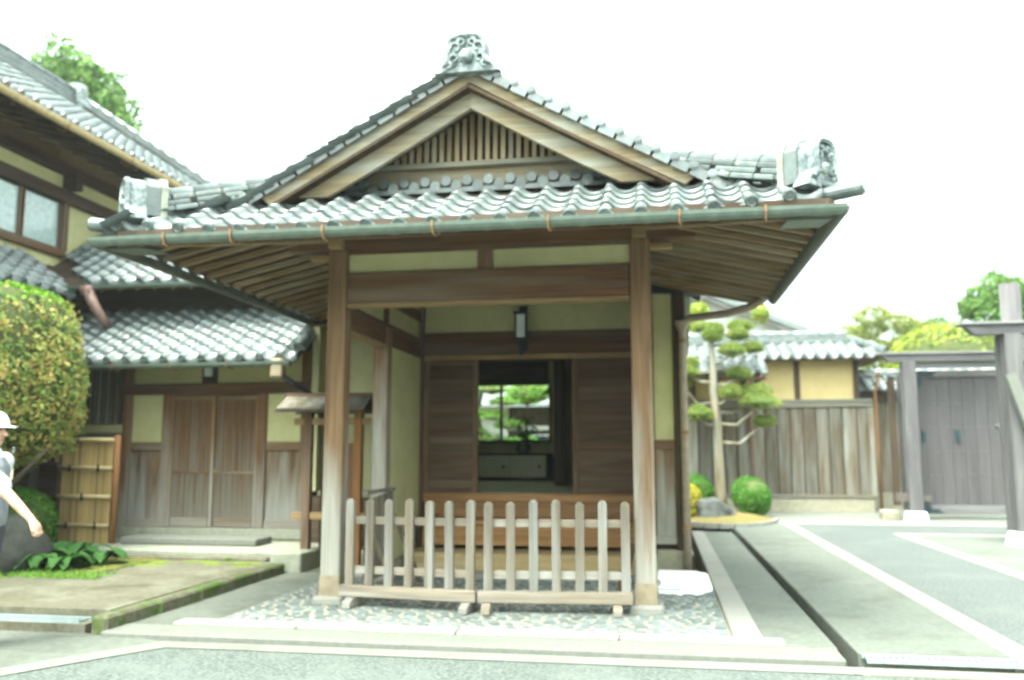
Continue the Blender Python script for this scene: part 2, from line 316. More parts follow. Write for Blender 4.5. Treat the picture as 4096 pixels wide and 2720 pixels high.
# ------------------------------------------------------------------ mesh helpers
class MB:
    def __init__(s): s.v = []; s.f = []
    def add(s, vs, fs):
        o = len(s.v); s.v += [tuple(q) for q in vs]; s.f += [tuple(i + o for i in f) for f in fs]; return s
    def box(s, x0, x1, y0, y1, z0, z1, c=0.0):
        if c <= 0:
            return s.add([(x0, y0, z0), (x1, y0, z0), (x1, y1, z0), (x0, y1, z0), (x0, y0, z1), (x1, y0, z1), (x1, y1, z1), (x0, y1, z1)],
                         [(3, 2, 1, 0), (4, 5, 6, 7), (0, 1, 5, 4), (1, 2, 6, 5), (2, 3, 7, 6), (3, 0, 4, 7)])
        xs = ((x0, x0 + c, x1 - c, x1)); ys = (y0, y0 + c, y1 - c, y1); zs = (z0, z0 + c, z1 - c, z1)
        vs = []; idx = {}
        for a in (0, 1):
            for b in (0, 1):
                for d in (0, 1):
                    X = (xs[0], xs[1]) if a == 0 else (xs[3], xs[2])
                    Yv = (ys[0], ys[1]) if b == 0 else (ys[3], ys[2])
                    Z = (zs[0], zs[1]) if d == 0 else (zs[3], zs[2])
                    idx[a, b, d] = len(vs)
                    vs += [(X[0], Yv[1], Z[1]), (X[1], Yv[0], Z[1]), (X[1], Yv[1], Z[0])]
        fs = []
        for k in (0, 1):
            q = [idx[k, 0, 0], idx[k, 1, 0], idx[k, 1, 1], idx[k, 0, 1]]; fs.append(q if k == 1 else q[::-1])
            q = [idx[0, k, 0] + 1, idx[1, k, 0] + 1, idx[1, k, 1] + 1, idx[0, k, 1] + 1]; fs.append(q if k == 0 else q[::-1])
            q = [idx[0, 0, k] + 2, idx[1, 0, k] + 2, idx[1, 1, k] + 2, idx[0, 1, k] + 2]; fs.append(q if k == 1 else q[::-1])
        for a in (0, 1):
            for b in (0, 1):
                fs.append([idx[a, b, 0], idx[a, b, 1], idx[a, b, 1] + 1, idx[a, b, 0] + 1])
                fs.append([idx[a, 0, b], idx[a, 1, b], idx[a, 1, b] + 2, idx[a, 0, b] + 2])
                fs.append([idx[0, a, b] + 1, idx[1, a, b] + 1, idx[1, a, b] + 2, idx[0, a, b] + 2])
                for d in (0, 1):
                    i = idx[a, b, d]; fs.append([i, i + 1, i + 2])
        return s.add(vs, fs)
    def beam(s, p, q, w, h, up=(0, 0, 1)):
        p = Vector(p); q = Vector(q); d = (q - p).normalized(); u = Vector(up)
        r = d.cross(u).normalized(); u = r.cross(d).normalized()
        vs = []
        for e in (p, q):
            for a, b in ((-1, -1), (1, -1), (1, 1), (-1, 1)):
                vs.append(e + r * a * w / 2 + u * b * h / 2)
        return s.add(vs, [(0, 1, 2, 3), (7, 6, 5, 4), (0, 4, 5, 1), (1, 5, 6, 2), (2, 6, 7, 3), (3, 7, 4, 0)])
    def tube(s, pts, rads, n=8, caps=True):
        pts = [Vector(p) for p in pts]
        if not hasattr(rads, '__len__'): rads = [rads] * len(pts)
        vs = []; ref = None
        for i, p in enumerate(pts):
            d = (pts[min(i + 1, len(pts) - 1)] - pts[max(i - 1, 0)]).normalized()
            if ref is None: ref = Vector((0, 0, 1)) if abs(d.z) < .9 else Vector((1, 0, 0))
            a = d.cross(ref).normalized(); b = a.cross(d).normalized(); ref = b
            for k in range(n):
                t = 2 * math.pi * k / n; vs.append(p + (a * math.cos(t) + b * math.sin(t)) * rads[i])
        fs = []
        for i in range(len(pts) - 1):
            for k in range(n):
                fs.append((i * n + k, i * n + (k + 1) % n, (i + 1) * n + (k + 1) % n, (i + 1) * n + k))
        if caps:
            fs.append(tuple(range(n))[::-1]); fs.append(tuple(range((len(pts) - 1) * n, len(pts) * n)))
        return s.add(vs, fs)
    def prism(s, poly, o, ex, ey, ez, depth):
        """poly in (ex,ey) extruded along ez"""
        o = Vector(o); ex = Vector(ex); ey = Vector(ey); ez = Vector(ez); n = len(poly)
        a = [o + ex * x + ey * y for x, y in poly]; b = [v + ez * depth for v in a]
        fs = [tuple(range(n))[::-1], tuple(range(n, 2 * n))] + [(i, (i + 1) % n, n + (i + 1) % n, n + i) for i in range(n)]
        return s.add(a + b, fs)
    def lathe(s, c, prof, n=16):
        c = Vector(c); vs = []
        for r, z in prof:
            for k in range(n):
                t = 2 * math.pi * k / n; vs.append(c + Vector((r * math.cos(t), r * math.sin(t), z)))
        fs = []
        for i in range(len(prof) - 1):
            for k in range(n):
                fs.append((i * n + k, i * n + (k + 1) % n, (i + 1) * n + (k + 1) % n, (i + 1) * n + k))
        fs.append(tuple(range(n))[::-1]); fs.append(tuple(range((len(prof) - 1) * n, len(prof) * n)))
        return s.add(vs, fs)
    def ball(s, c, rad, seg=12, ring=8, fn=None):
        c = Vector(c); vs = []
        for i in range(ring + 1):
            ph = math.pi * i / ring
            for k in range(seg):
                t = 2 * math.pi * k / seg
                d = Vector((math.sin(ph) * math.cos(t), math.sin(ph) * math.sin(t), math.cos(ph)))
                g = fn(d) if fn else 1.0
                vs.append(c + Vector((d.x * rad[0], d.y * rad[1], d.z * rad[2])) * g)
        fs = []
        for i in range(ring):
            for k in range(seg):
                fs.append((i * seg + k, (i + 1) * seg + k, (i + 1) * seg + (k + 1) % seg, i * seg + (k + 1) % seg))
        return s.add(vs, fs)
    def mesh(s, name, m, smooth=False):
        me = bpy.data.meshes.new(name); me.from_pydata(s.v, [], s.f); me.materials.append(m if not isinstance(m, str) else M[m])
        if smooth: me.polygons.foreach_set('use_smooth', [True] * len(me.polygons))
        me.update(); return me
    def build(s, name, m, parent=None, smooth=False):
        return link(name, s.mesh(name, m, smooth), parent)

ROOTLOC = {}
def link(name, me, parent=None, mw=None):
    o = bpy.data.objects.new(name, me); COL.objects.link(o)
    if mw is not None: o.matrix_basis = mw
    if parent is not None:
        o.parent = parent
        L = ROOTLOC.get(parent.name)
        if L is not None: o.matrix_parent_inverse = Matrix.Translation(-L)
    return o
def tag(o, label=None, cat=None, group=None, kind=None):
    if label: o['label'] = label
    if cat: o['category'] = cat
    if group: o['group'] = group
    if kind: o['kind'] = kind
    return o
def thing(name, label, cat, loc=(0, 0, 0), group=None):
    o = bpy.data.objects.new(name, None); COL.objects.link(o); o.location = loc
    o.empty_display_size = .2
    ROOTLOC[o.name] = Vector(loc)
    return tag(o, label, cat, group)
def B(name, m, parent, *b, c=0.0):
    return MB().box(*b, c=c).build(name, m, parent)
def structure(o): o['kind'] = 'structure'; return o
def frame(o, ex, ey, ez):
    m = Matrix.Identity(4)
    for i, a in enumerate((ex, ey, ez)):
        for j in range(3): m[j][i] = a[j]
    for j in range(3): m[j][3] = o[j]
    return m

# ------------------------------------------------------------------ roof tiles
PITCH, EXPO, TLEN = .292, .235, .275
PROF = [(-.052, -.012), (-.046, .022), (-.026, .046), (0, .054), (.026, .046), (.046, .02), (.08, -.006), (.12, -.02), (.155, -.023), (.19, -.018), (.225, -.003), (.25, .016)]
def make_tile(eave=False):
    mb = MB(); n = len(PROF); drop = .026
    vs = [(x, 0, z) for x, z in PROF] + [(x, TLEN, z - .028) for x, z in PROF] + [(x, .004, z - drop) for x, z in PROF]
    fs = [(i, i + 1, n + i + 1, n + i) for i in range(n - 1)] + [(i + 1, i, 2 * n + i, 2 * n + i + 1) for i in range(n - 1)]
    mb.add(vs, fs)
    if eave:
        # hanging lip below the trough and a round disc closing the roll
        k = [(x, z) for x, z in PROF[5:]]
        m_ = len(k)
        vs = [(x, -.006, z + .002) for x, z in k] + [(x, -.012, z - .08 + .02 * abs(x - .15) / .1) for x, z in k] + \
             [(x, .012, z - .002) for x, z in k] + [(x, .006, z - .08 + .02 * abs(x - .15) / .1) for x, z in k]
        fs = [(i + 1, i, m_ + i, m_ + i + 1) for i in range(m_ - 1)] + [(i, i + 1, 2 * m_ + i + 1, 2 * m_ + i) for i in range(m_ - 1)]
        mb.add(vs, fs)
        for r0, r1, y in ((.056, .056, -.016), (.056, .040, -.026), (.04, .034, -.018), (.034, .0, -.02)):
            vs = []; q = 14
            y0 = {-.016: .02, -.026: -.016, -.018: -.026, -.02: -.018}[y]
            for rr, yy in ((r0, y0), (r1, y)):
                vs += [(rr * math.cos(2 * math.pi * i / q), yy, .004 + rr * math.sin(2 * math.pi * i / q)) for i in range(q)]
            mb.add(vs, [(i, (i + 1) % q, q + (i + 1) % q, q + i) for i in range(q)])
    return mb
TILE_MB, EAVE_MB = make_tile(), make_tile(True)
TILE_ME = TILE_MB.mesh('roof_tile', 'tile', True); EAVE_ME = EAVE_MB.mesh('eave_tile', 'tile', True)
for me_ in (TILE_ME, EAVE_ME):
    me_.polygons.foreach_set('use_smooth', [True] * len(me_.polygons))

def join_pieces(name, pairs, m, parent):
    """many pieces of shared shape joined into one mesh: pairs = [(MB, matrix)]"""
    V = []; F = []; o = 0
    cache = {}
    for mb, mt in pairs:
        if id(mb) not in cache: cache[id(mb)] = (np.array(mb.v), mb.f)
        v, f = cache[id(mb)]
        a = np.array(mt)
        V.append(v @ a[:3, :3].T + a[:3, 3]); F += [tuple(i + o for i in q) for q in f]; o += len(v)
    me = bpy.data.meshes.new(name); me.from_pydata(np.concatenate(V).tolist(), [], F); me.materials.append(M[m])
    me.polygons.foreach_set('use_smooth', [True] * len(me.polygons)); me.update()
    ob = link(name, me, parent); ob['kind'] = 'stuff'
    return ob

def tiles(parent, E, U, S, nu, nv, ok=None, dz=None, visible=True, scale=1.0, limit=300):
    """tile field: E eave corner, U unit along the eave, S unit up the slope; loose objects nearest the camera, the rest joined"""
    E = Vector(E); U = Vector(U).normalized(); S = Vector(S).normalized(); N = U.cross(S).normalized()
    if N.z < 0: N = -N
    w = PITCH * scale; ex = EXPO * scale
    out = []
    for j in range(nv):
        for i in range(nu):
            u = i * w + .05; v = j * ex
            if ok and not ok(u, v): continue
            p = E + U * u + S * v + N * (.03 + random.uniform(-.004, .004))
            if dz: p.z += dz(u, v)
            a = random.uniform(-.012, .012)
            x = (U + S * a).normalized(); z = (N + U * random.uniform(-.02, .02) + S * random.uniform(-.015, .015)).normalized()
            y = z.cross(x).normalized(); x = y.cross(z)
            if y.dot(S) < 0: y = -y; x = -x
            if dz:
                h = .05; g = (dz(u + h, v) - dz(u - h, v)) / (2 * h); x = (x + Vector((0, 0, g))).normalized(); z = x.cross(y)
            out.append((frame(p, x * scale, y * scale, z * scale), j == 0, p))
    objs = out if visible else []
    if len(objs) > limit:
        objs = sorted(objs, key=lambda t: (t[2] - Vector((0, 0, 1.5))).length)[:limit]
    ids = {id(t) for t in objs}
    for t in objs:
        link('eave_tile' if t[1] else 'roof_tile', EAVE_ME if t[1] else TILE_ME, parent, t[0])
    rest = [(EAVE_MB if t[1] else TILE_MB, t[0]) for t in out if id(t) not in ids]
    if rest: join_pieces('roof_tiles', rest, 'tile_many', parent)

def half_round(r, L, n=8):
    mb = MB(); vs = []
    for y, k in ((0, 1.08), (.03, 1.08), (.031, 1.0), (L, .97)):
        vs += [(r * k * math.cos(math.pi * i / n), y, r * k * math.sin(math.pi * i / n)) for i in range(n + 1)]
    fs = []
    for a in range(3):
        for i in range(n): fs.append((a * (n + 1) + i, a * (n + 1) + i + 1, (a + 1) * (n + 1) + i + 1, (a + 1) * (n + 1) + i))
    fs.append(tuple(range(n + 1)))
    return mb.add(vs, fs)
NOSHI = {}
def ridge(parent, p, q, layers=2, w=.2, h=.05, capr=.075, piece=.3, smallw=True):
    """ridge of flat courses with half-round caps, each tile its own piece, from p down to q"""
    p = Vector(p); q = Vector(q); d = (q - p); L = d.length; d.normalize()
    side = d.cross(Vector((0, 0, 1))).normalized(); up = side.cross(d).normalized()
    n = max(1, round(L / piece)); pl = L / n
    key = (round(pl, 3), w, h)
    if key not in NOSHI:
        NOSHI[key] = MB().box(-w / 2, w / 2, .004, pl - .004, 0, h * .86, c=.008).mesh('ridge_tile', 'tile')
        NOSHI[key, 'c'] = half_round(capr, pl + .02).mesh('ridge_cap_tile', 'tile', True)
    for k in range(layers):
        off = .5 if k % 2 else 0
        for i in range(n):
            o = p + d * pl * (i + off * (0 if i == n - 1 else .5)) + up * (k * h) + side * random.uniform(-.004, .004)
            sc = 1 - .1 * k if smallw else 1
            link('ridge_tile', NOSHI[key], parent, frame(o, side * sc, d, up))
    for i in range(n):
        o = p + d * (pl * (i + 1)) + up * (layers * h)
        link('ridge_cap_tile', NOSHI[key, 'c'], parent, frame(o, side, -d, up))

def oni(parent, loc, face, w, h, name='ridge_end_tile'):
    """arched ornamental end tile: tablet, raised rim, boss, scroll curls, flared feet"""
    loc = Vector(loc); f = Vector(face).normalized(); s = f.cross(Vector((0, 0, 1))).normalized(); up = Vector((0, 0, 1))
    out = []
    prof = [(-.78, -.06), (-.72, .06), (-.56, .15), (-.485, .28), (-.485, .5), (-.49, .7), (-.44, .86), (-.31, .96), (-.1, 1.0)]
    out = [(x * w, z * h) for x, z in prof] + [(-x * w, z * h) for x, z in prof[::-1]]
    mb = MB().prism(out, loc - f * .07, s, up, f, .14)
    rim = [loc + f * .085 + s * x * .9 + up * (z * .95 + .02 * h) for x, z in out[2:-2]]
    mb.tube(rim, .028, 6)
    mb.ball(loc + f * .08 + up * h * .36, (w * .17, w * .17, w * .17), 12, 8)
    for sx in (-1, 1):
        for cx, cz, r in ((.26, .62, .14), (.3, .3, .12), (.12, .76, .1), (.43, .12, .11)):
            pts = []
            for k in range(9):
                t = k / 8 * 1.6 * math.pi; rr = r * w * (1 - .07 * k)
                pts.append(loc + f * .085 + s * sx * (cx * w + rr * math.cos(t)) + up * (cz * h + rr * math.sin(t)))
            mb.tube(pts, [.022 - .0015 * k for k in range(9)], 5)
    return mb.build(name, 'oni', parent)

# ------------------------------------------------------------------ ground
structure(B('ground', 'earth', None, -900, 900, -60, 2500, -.9, -.42))
structure(MB().add([(-60, -40, -.045), (60, -40, -.045), (60, 6.58, -.045), (-3.9, 6.58, -.045), (-4.2, 6.1, -.045), (-4.75, 5.2, -.045), (-7, 1, -.045), (-60, -20, -.045)],
                   [(0, 1, 2, 3, 4, 5, 6, 7)]).build('road', 'asphalt'))
# pale strip that edges the asphalt and bends away at the left
mb = MB()
edge_out = [(60, 6.58), (1.2, 6.58), (-1.5, 6.56), (-3.9, 6.56), (-4.2, 6.1), (-4.75, 5.2), (-7, 1)]
edge_in = [(60, 6.80), (1.2, 6.80), (-1.5, 6.79), (-4.05, 6.77), (-4.42, 6.2), (-4.98, 5.25), (-7.3, 1)]
vs = [(x, y, -.038) for x, y in edge_out] + [(x, y, -.038) for x, y in edge_in]
mb.add(vs, [(i, 7 + i, 8 + i, i + 1) for i in range(6)])
structure(mb.build('road_edging', 'concrete_edge'))
structure(MB().add([(-4.05, 6.78, -.042), (-4.42, 6.2, -.042), (-4.98, 5.25, -.042), (-7.3, 1, -.042), (-30, -6, -.042), (-30, 6.95, -.042), (-4.6, 6.95, -.042)],
                   [(0, 6, 5, 4, 3, 2, 1)]).build('forecourt', 'concrete'))
structure(B('apron', 'concrete_pale', None, -4.68, 1.315, 6.845, 7.22, -.4, .0, c=.012))
structure(B('side_path', 'concrete', None, .80, 1.325, 7.225, 17.1, -.4, .002, c=.008))
structure(B('drain_floor', 'mossy', None, 1.27, 1.46, 6.6, 17.2, -.41, -.20))
structure(B('path', 'concrete', None, 1.44, 2.52, 7.06, 19.3, -.4, .004, c=.008))
structure(B('stone_border', 'granite', None, 2.52, 2.74, 6.86, 19.3, -.4, .012, c=.01))
structure(B('driveway', 'asphalt_pale', None, 2.74, 4.22, 6.86, 19.28, -.4, .0))
structure(B('stone_border', 'granite', None, 4.22, 4.42, 6.86, 17.0, -.4, .012, c=.01))
structure(B('stone_border', 'granite', None, 4.22, 9.0, 17.0, 17.22, -.4, .012, c=.01))
structure(B('driveway', 'asphalt_pale', None, 4.22, 12.0, 17.22, 19.28, -.4, .0))
structure(B('stone_border', 'granite', None, 2.46, 12.0, 19.3, 19.6, -.4, .014, c=.01))
structure(B('forecourt', 'concrete', None, 4.42, 30.0, 6.86, 17.0, -.4, .004))
structure(B('forecourt', 'concrete_pale', None, -.4, 30, 19.6, 26.5, -.4, .002))
structure(B('left_strip', 'concrete', None, -4.66, -3.97, 7.225, 10.6, -.4, -.004))
tag(B('garden_bed', 'moss', None, -14, -6.4, 8.9, 12.2, -.4, .13), kind='structure')

# kerb stones in front of the porch
k = thing('kerb', 'pale granite kerb in front of the cobbled porch floor', 'kerb', (-1.5, 7.33, 0))
xs = [-4.25, -3.1, -1.7, -.35, .95]
for a, b in zip(xs[:-1], xs[1:]): B('kerb_stone', 'granite', k, a + .004, b - .004, 7.225, 7.435, -.3, .022, c=.012)
k = thing('kerb', 'pale granite kerb running back along the right side of the porch', 'kerb', (.67, 11, 0))
ys = [7.44, 8.75, 9.9, 10.9, 12.1, 13.3, 14.5, 15.7, 16.9]
for a, b in zip(ys[:-1], ys[1:]): B('kerb_stone', 'granite', k, .56, .795, a + .004, b - .004, -.3, .03, c=.012)
# drain edging
# steel gratings
def grating(label, x0, x1, y0, y1, z):
    g = thing('drain_grating', label, 'grating', ((x0 + x1) / 2, y0, z), 'steel drain gratings')
    B('frame', 'steel', g, x0, x1, y0, y0 + .02, z - .03, z); B('frame', 'steel', g, x0, x1, y1 - .02, y1, z - .03, z)
    n = int((x1 - x0) / .045)
    me = MB().box(-.011, .011, y0 + .022, y1 - .022, z - .03, z - .003).mesh('bar', 'steel')
    for i in range(n): link('bar', me, g, Matrix.Translation((x0 + (i + .5) * (x1 - x0) / n, 0, 0)))
grating('steel drain grating beside the path at the right edge', 1.46, 5.2, 6.87, 7.05, .006)
structure(B('drain_floor', 'earth', None, 1.44, 5.3, 6.84, 7.06, -.41, -.12))
grating('steel drain grating in front of the mossy terrace at the left edge', -9.0, -4.98, 6.98, 7.16, .055)

# mossy concrete terrace on the left, its rough kerb stones
t = thing('terrace', 'old stained concrete terrace with moss along its back edge', 'terrace', (-7, 9, 0))
B('slab', 'terrace', t, -14, -4.82, 7.17, 10.55, -.4, .115)
B('front_slab', 'terrace', t, -14, -4.9, 6.955, 7.165, -.4, .03)
ys = [6.9, 7.7, 8.45, 9.1, 9.8, 10.5]
for a, b in zip(ys[:-1], ys[1:]):
    mb = MB().box(-4.818, -4.655 + random.uniform(-.015, .01), a + .006, b - .004, -.3, .118 + random.uniform(-.008, .008), c=.022)
    mb.build('kerb_stone', 'mossy', t)

# moss creeping over the back of the terrace
mb = MB()
for cx_, cy_, rx_, ry_ in ((-5.15, 10.42, .3, .1), (-5.75, 10.44, .34, .1), (-6.5, 10.38, .42, .15), (-6.3, 10.05, .3, .12), (-7.1, 10.45, .4, .12), (-5.5, 10.2, .16, .06), (-5.05, 10.1, .2, .07), (-6.9, 9.0, .5, .12), (-7.6, 8.82, .5, .12)):
    n_ = 14; vs_ = [(cx_, cy_, .128)]
    for k_ in range(n_):
        a_ = 2 * math.pi * k_ / n_; q_ = random.uniform(.6, 1.25); vs_.append((cx_ + rx_ * q_ * math.cos(a_), min(10.545, cy_ + ry_ * q_ * math.sin(a_)), .1165))
    mb.add(vs_, [(0, 1 + k_, 1 + (k_ + 1) % n_) for k_ in range(n_)])
tag(mb.build('moss', 'moss_patch', None, True), 'green moss patches along the back of the concrete terrace', 'moss', kind='stuff')
# ------------------------------------------------------------------ cobbled porch floor
def clip(poly, a, b, c):
    out = []
    for i in range(len(poly)):
        p, q = poly[i], poly[(i + 1) % len(poly)]
        dp, dq = a * p[0] + b * p[1] - c, a * q[0] + b * q[1] - c
        if dp <= 0: out.append(p)
        if dp * dq < 0:
            t = dp / (dp - dq); out.append((p[0] + (q[0] - p[0]) * t, p[1] + (q[1] - p[1]) * t))
    return out
floor = thing('cobbled_floor', 'blue grey stones set in cream mortar under the entrance porch', 'paving', (-1.6, 8.8, 0))
mortar = B('mortar', 'mortar', floor, -3.965, .555, 7.44, 11.0, -.4, -.004)
fx0, fx1, fy0, fy1 = -3.95, .545, 7.45, 10.32
pts = []
AX = 1.35
tries = 0
while tries < 14000:
    tries += 1
    x, y = random.uniform(fx0, fx1), random.uniform(fy0, fy1)
    r = .083
    if all(((x - a) / AX) ** 2 + (y - b) ** 2 > r * r for a, b in pts): pts.append((x, y))
PT = np.array(pts)
stones = []
for i, (x, y) in enumerate(pts):
    d = ((PT[:, 0] - x) / AX) ** 2 + (PT[:, 1] - y) ** 2
    nb = np.argsort(d)[1:16]
    poly = [(fx0, fy0), (fx1, fy0), (fx1, fy1), (fx0, fy1)]
    gap = random.uniform(.011, .021)
    for j in nb:
        qx, qy = pts[j]; nx, ny = qx - x, qy - y; L = math.hypot(nx, ny); nx /= L; ny /= L
        poly = clip(poly, nx, ny, nx * (x + qx) / 2 + ny * (y + qy) / 2 - gap)
        if len(poly) < 3: break
    if len(poly) < 3: continue
    # cut corners
    cp = []
    for q in range(len(poly)):
        a, b, c = poly[q - 1], poly[q], poly[(q + 1) % len(poly)]
        cp.append((b[0] + (a[0] - b[0]) * .24, b[1] + (a[1] - b[1]) * .24)); cp.append((b[0] + (c[0] - b[0]) * .24, b[1] + (c[1] - b[1]) * .24))
    cx = sum(p[0] for p in cp) / len(cp); cy = sum(p[1] for p in cp) / len(cp)
    h = random.uniform(.003, .010); n = len(cp)
    tilt = (random.uniform(-.03, .03), random.uniform(-.03, .03))
    zf = lambda px, py: h + (px - cx) * tilt[0] + (py - cy) * tilt[1]
    vs = [(px, py, -.02) for px, py in cp] + [(px, py, zf(px, py) - .007) for px, py in cp] + \
         [(cx + (px - cx) * .74, cy + (py - cy) * .74, zf(px, py)) for px, py in cp]
    fs = [(q, (q + 1) % n, n + (q + 1) % n, n + q) for q in range(n)] + [(n + q, n + (q + 1) % n, 2 * n + (q + 1) % n, 2 * n + q) for q in range(n)] + [tuple(range(2 * n, 3 * n))]
    under = (-3.4 < cx < -3.16 or -.27 < cx < -.03) and 8.4 < cy < 8.68
    stones.append((cy - (3 if cx > -.1 and cy < 9.6 else 0), vs, fs))
stones.sort(key=lambda s: s[0])
for _, vs, fs in stones[:300]: MB().add(vs, fs).build('cobble', 'cobble', floor)
mb = MB()
for _, vs, fs in stones[300:]: mb.add(vs, fs)
if mb.v: mb.build('cobbles', 'cobble_many', floor)['kind'] = 'stuff'

# ------------------------------------------------------------------ entrance house with porch
H = thing('entrance_house', 'timber entrance house with gabled grey tile porch roof', 'house', (-1.72, 9.5, 0))
XL, XR, XC = -3.28, -.15, -1.715
YF, YM, YB = 8.53, 10.0, 11.6
def post(x, y, w, z0, z1, m='post', shoe=True, parent=H):
    p = B('post', m, parent, x - w / 2, x + w / 2, y - w / 2, y + w / 2, z0, z1, c=.012)
    if shoe: B('metal_shoe', 'copper', p, x - w / 2 - .004, x + w / 2 + .004, y - w / 2 - .004, y + w / 2 + .004, z0 + .001, z0 + .2)
    return p
for x, y in ((XL, YF), (XR, YF)):
    post(x, y, .2, .075, 3.6)
    B('base_stone', 'granite', H, x - .165, x + .165, y - .16, y + .16, -.02, .078, c=.025)
for x in (XL, XR):
    post(x, YM, .18, .075, 3.0, shoe=False)
    B('base_stone', 'granite', H, x - .14, x + .14, YM - .14, YM + .14, -.02, .078, c=.02)
    post(x, YB, .18, .2, 3.7, m='wood_z', shoe=False)
# front frame: beam, trim strip, plaster panels, strut, eaves purlin
B('front_beam', 'wood_x', H, XL + .102, XR - .102, YF - .07, YF + .07, 3.035, 3.36, c=.01)
B('beam_trim', 'trim_x', H, XL + .102, XR - .102, YF - .085, YF + .06, 2.992, 3.034, c=.005)
for a, b in ((XL + .102, XC - .08), (XC + .08, XR - .102)): B('plaster_panel', 'plaster', H, a, b, YF - .02, YF + .02, 3.361, 3.56)
B('strut', 'wood_z', H, XC - .078, XC + .078, YF - .06, YF + .06, 3.362, 3.56)
B('eaves_purlin', 'wood_x', H, XL - .55, XR + .55, YF - .08, YF + .08, 3.602, 3.78, c=.008)
B('purlin_strip', 'wood_x', H, XL + .102, XR - .102, YF - .055, YF + .055, 3.562, 3.6)
for x in (XL, XR):
    s = -1 if x == XL else 1
    B('bracket_arm', 'trim_x', H, x + s * .102 if s > 0 else x - .32, x + .32 if s > 0 else x - .102, YF - .06, YF + .06, 3.5, 3.56, c=.01)
    B('bracket_block', 'trim_x', H, x - .07, x + .07, YF - .2, YF - .085, 3.605, 3.7)
    B('side_beam', 'wood_y', H, x - .06, x + .06, YF + .102, YB - .092, 2.79, 3.06, c=.008)
    B('side_rail', 'wood_y', H, x - .055, x + .055, YF + .102, YB - .092, 3.3, 3.44, c=.008)
    B('plaster_panel', 'plaster', H, x - .02, x + .02, YF + .102, YB - .092, 3.062, 3.298)
    B('strut', 'wood_z', H, x - .05, x + .05, YM - .07, YM + .07, 3.064, 3.296)
    B('plaster_panel', 'plaster', H, x - .022, x + .022, YF + .102, YB - .092, 3.442, 3.598)
    B('eaves_purlin', 'wood_y', H, x - .08, x + .08, YF + .085, YB, 3.604, 3.775, c=.008)
    B('side_wall', 'plaster', H, x - .045, x + .045, YM + .092, YB - .092, .2, 2.785)
    B('wall_foot', 'base_stone', H, x - .1, x + .1, YM + .1, YB - .1, -.1, .198)
    B('beam_trim', 'trim_x', H, x - .065, x + .065, YF + .102, YM - .095, 2.752, 2.788)
# ceiling of the porch
for i in range(11):
    x = XL + .1 + i * .285
    B('ceiling_board', 'ceiling', H, x, x + .275, YF + .09, YB - .1, 3.5, 3.52)
# back wall of the porch
B('plaster_panel', 'plaster', H, XL + .092, XR - .092, YB - .02, YB + .03, 3.14, 3.60)
B('lintel', 'wood_x', H, XL + .092, XR - .092, YB - .07, YB + .07, 2.825, 3.138, c=.008)
B('head_rail', 'trim_x', H, XL + .092, XR - .092, YB - .05, YB + .06, 2.76, 2.822)
# sliding board doors, each with frame and lapped horizontal boards
def board_door(x0, x1, y):
    d = B('sliding_door', 'dark_x', H, x0, x1, y + .012, y + .02, .955, 2.76)
    for a in (x0, x1 - .075): B('stile', 'wood_z', d, a, a + .075, y - .02, y + .032, .955, 2.758, c=.004)
    for z in (.957, 2.69): B('rail', 'wood_x', d, x0 + .077, x1 - .077, y - .018, y + .03, z, z + .066)
    z = 1.025; i = 0
    while z < 2.66:
        mb = MB().add([(x0 + .077, y - .012, z), (x1 - .077, y - .012, z), (x1 - .077, y + .008, z + .094), (x0 + .077, y + .008, z + .094),
                       (x0 + .077, y + .011, z), (x1 - .077, y + .011, z), (x1 - .077, y + .011, z + .094), (x0 + .077, y + .011, z + .094)],
                      [(0, 1, 2, 3), (1, 0, 4, 5), (3, 2, 6, 7)])
        mb.build('board', 'sliding_x', d); z += .098
board_door(-3.19, -2.43, YB - .01)
board_door(-1.13, -.243, YB - .01)
# floor edge, wooden steps, stone step
B('threshold', 'floor_x', H, XL + .1, XR - .1, YB - .08, YB + .12, .835, .952, c=.008)
B('riser_board', 'floor_x', H, XL + .12, XR - .12, YB - .05, YB - .02, .64, .833)
B('riser_board', 'wood_x', H, XL + .12, XR - .12, YB - .04, YB - .015, .28, .638)
s = B('wooden_step', 'floor_x', H, -3.02, XR - .12, 10.92, 11.54, .585, .64, c=.015)
for i, (a, b) in enumerate(((.33, .41), (.412, .495), (.497, .583))): B('step_board', 'floor_x', s, -2.93, XR - .15, 10.98, 11.01, a, b)
MB().prism([(-.06, .0), (.5, 0), (.5, .36), (.1, .36), (0, .28)], (-3.02, 10.98, .32), (0, 1, 0), (0, 0, 1), (1, 0, 0), .06).build('step_end', 'floor_x', s)
B('stone_step', 'tan_stone', H, -3.12, XR - .1, 10.55, 11.5, -.02, .27, c=.03)
B('stone_step', 'granite', H, -3.05, XR - .12, 10.30, 10.545, -.02, .07, c=.02)
# interior room: tatami, walls, ceiling, low cupboard, window
for i in range(4):
    for j in range(3):
        x0 = -4.6 + i * 1.2; y0 = 11.75 + j * 1.78
        B('tatami_mat', 'tatami', H, x0 + .006, x0 + 1.194, y0 + .006, y0 + 1.774, .87, .95)
B('floor_frame', 'dark_x', H, -5.0, .36, 11.73, 17.2, .2, .865)
RY = 17.0
B('room_ceiling', 'ceiling', H, -5.0, .36, 11.72, 17.1, 3.3, 3.34)
B('room_wall', 'plaster_in', H, -1.66, -1.56, 14.4, RY, .952, 3.298)
B('room_wall', 'plaster_in', H, -4.9, -4.8, 11.72, RY, .952, 3.298)
B('room_post', 'dark_z', H, -1.7, -1.54, 14.22, 14.38, .952, 3.298)
B('room_wall', 'plaster_in', H, -1.52, .3, 15.9, 16.0, .952, 3.298)
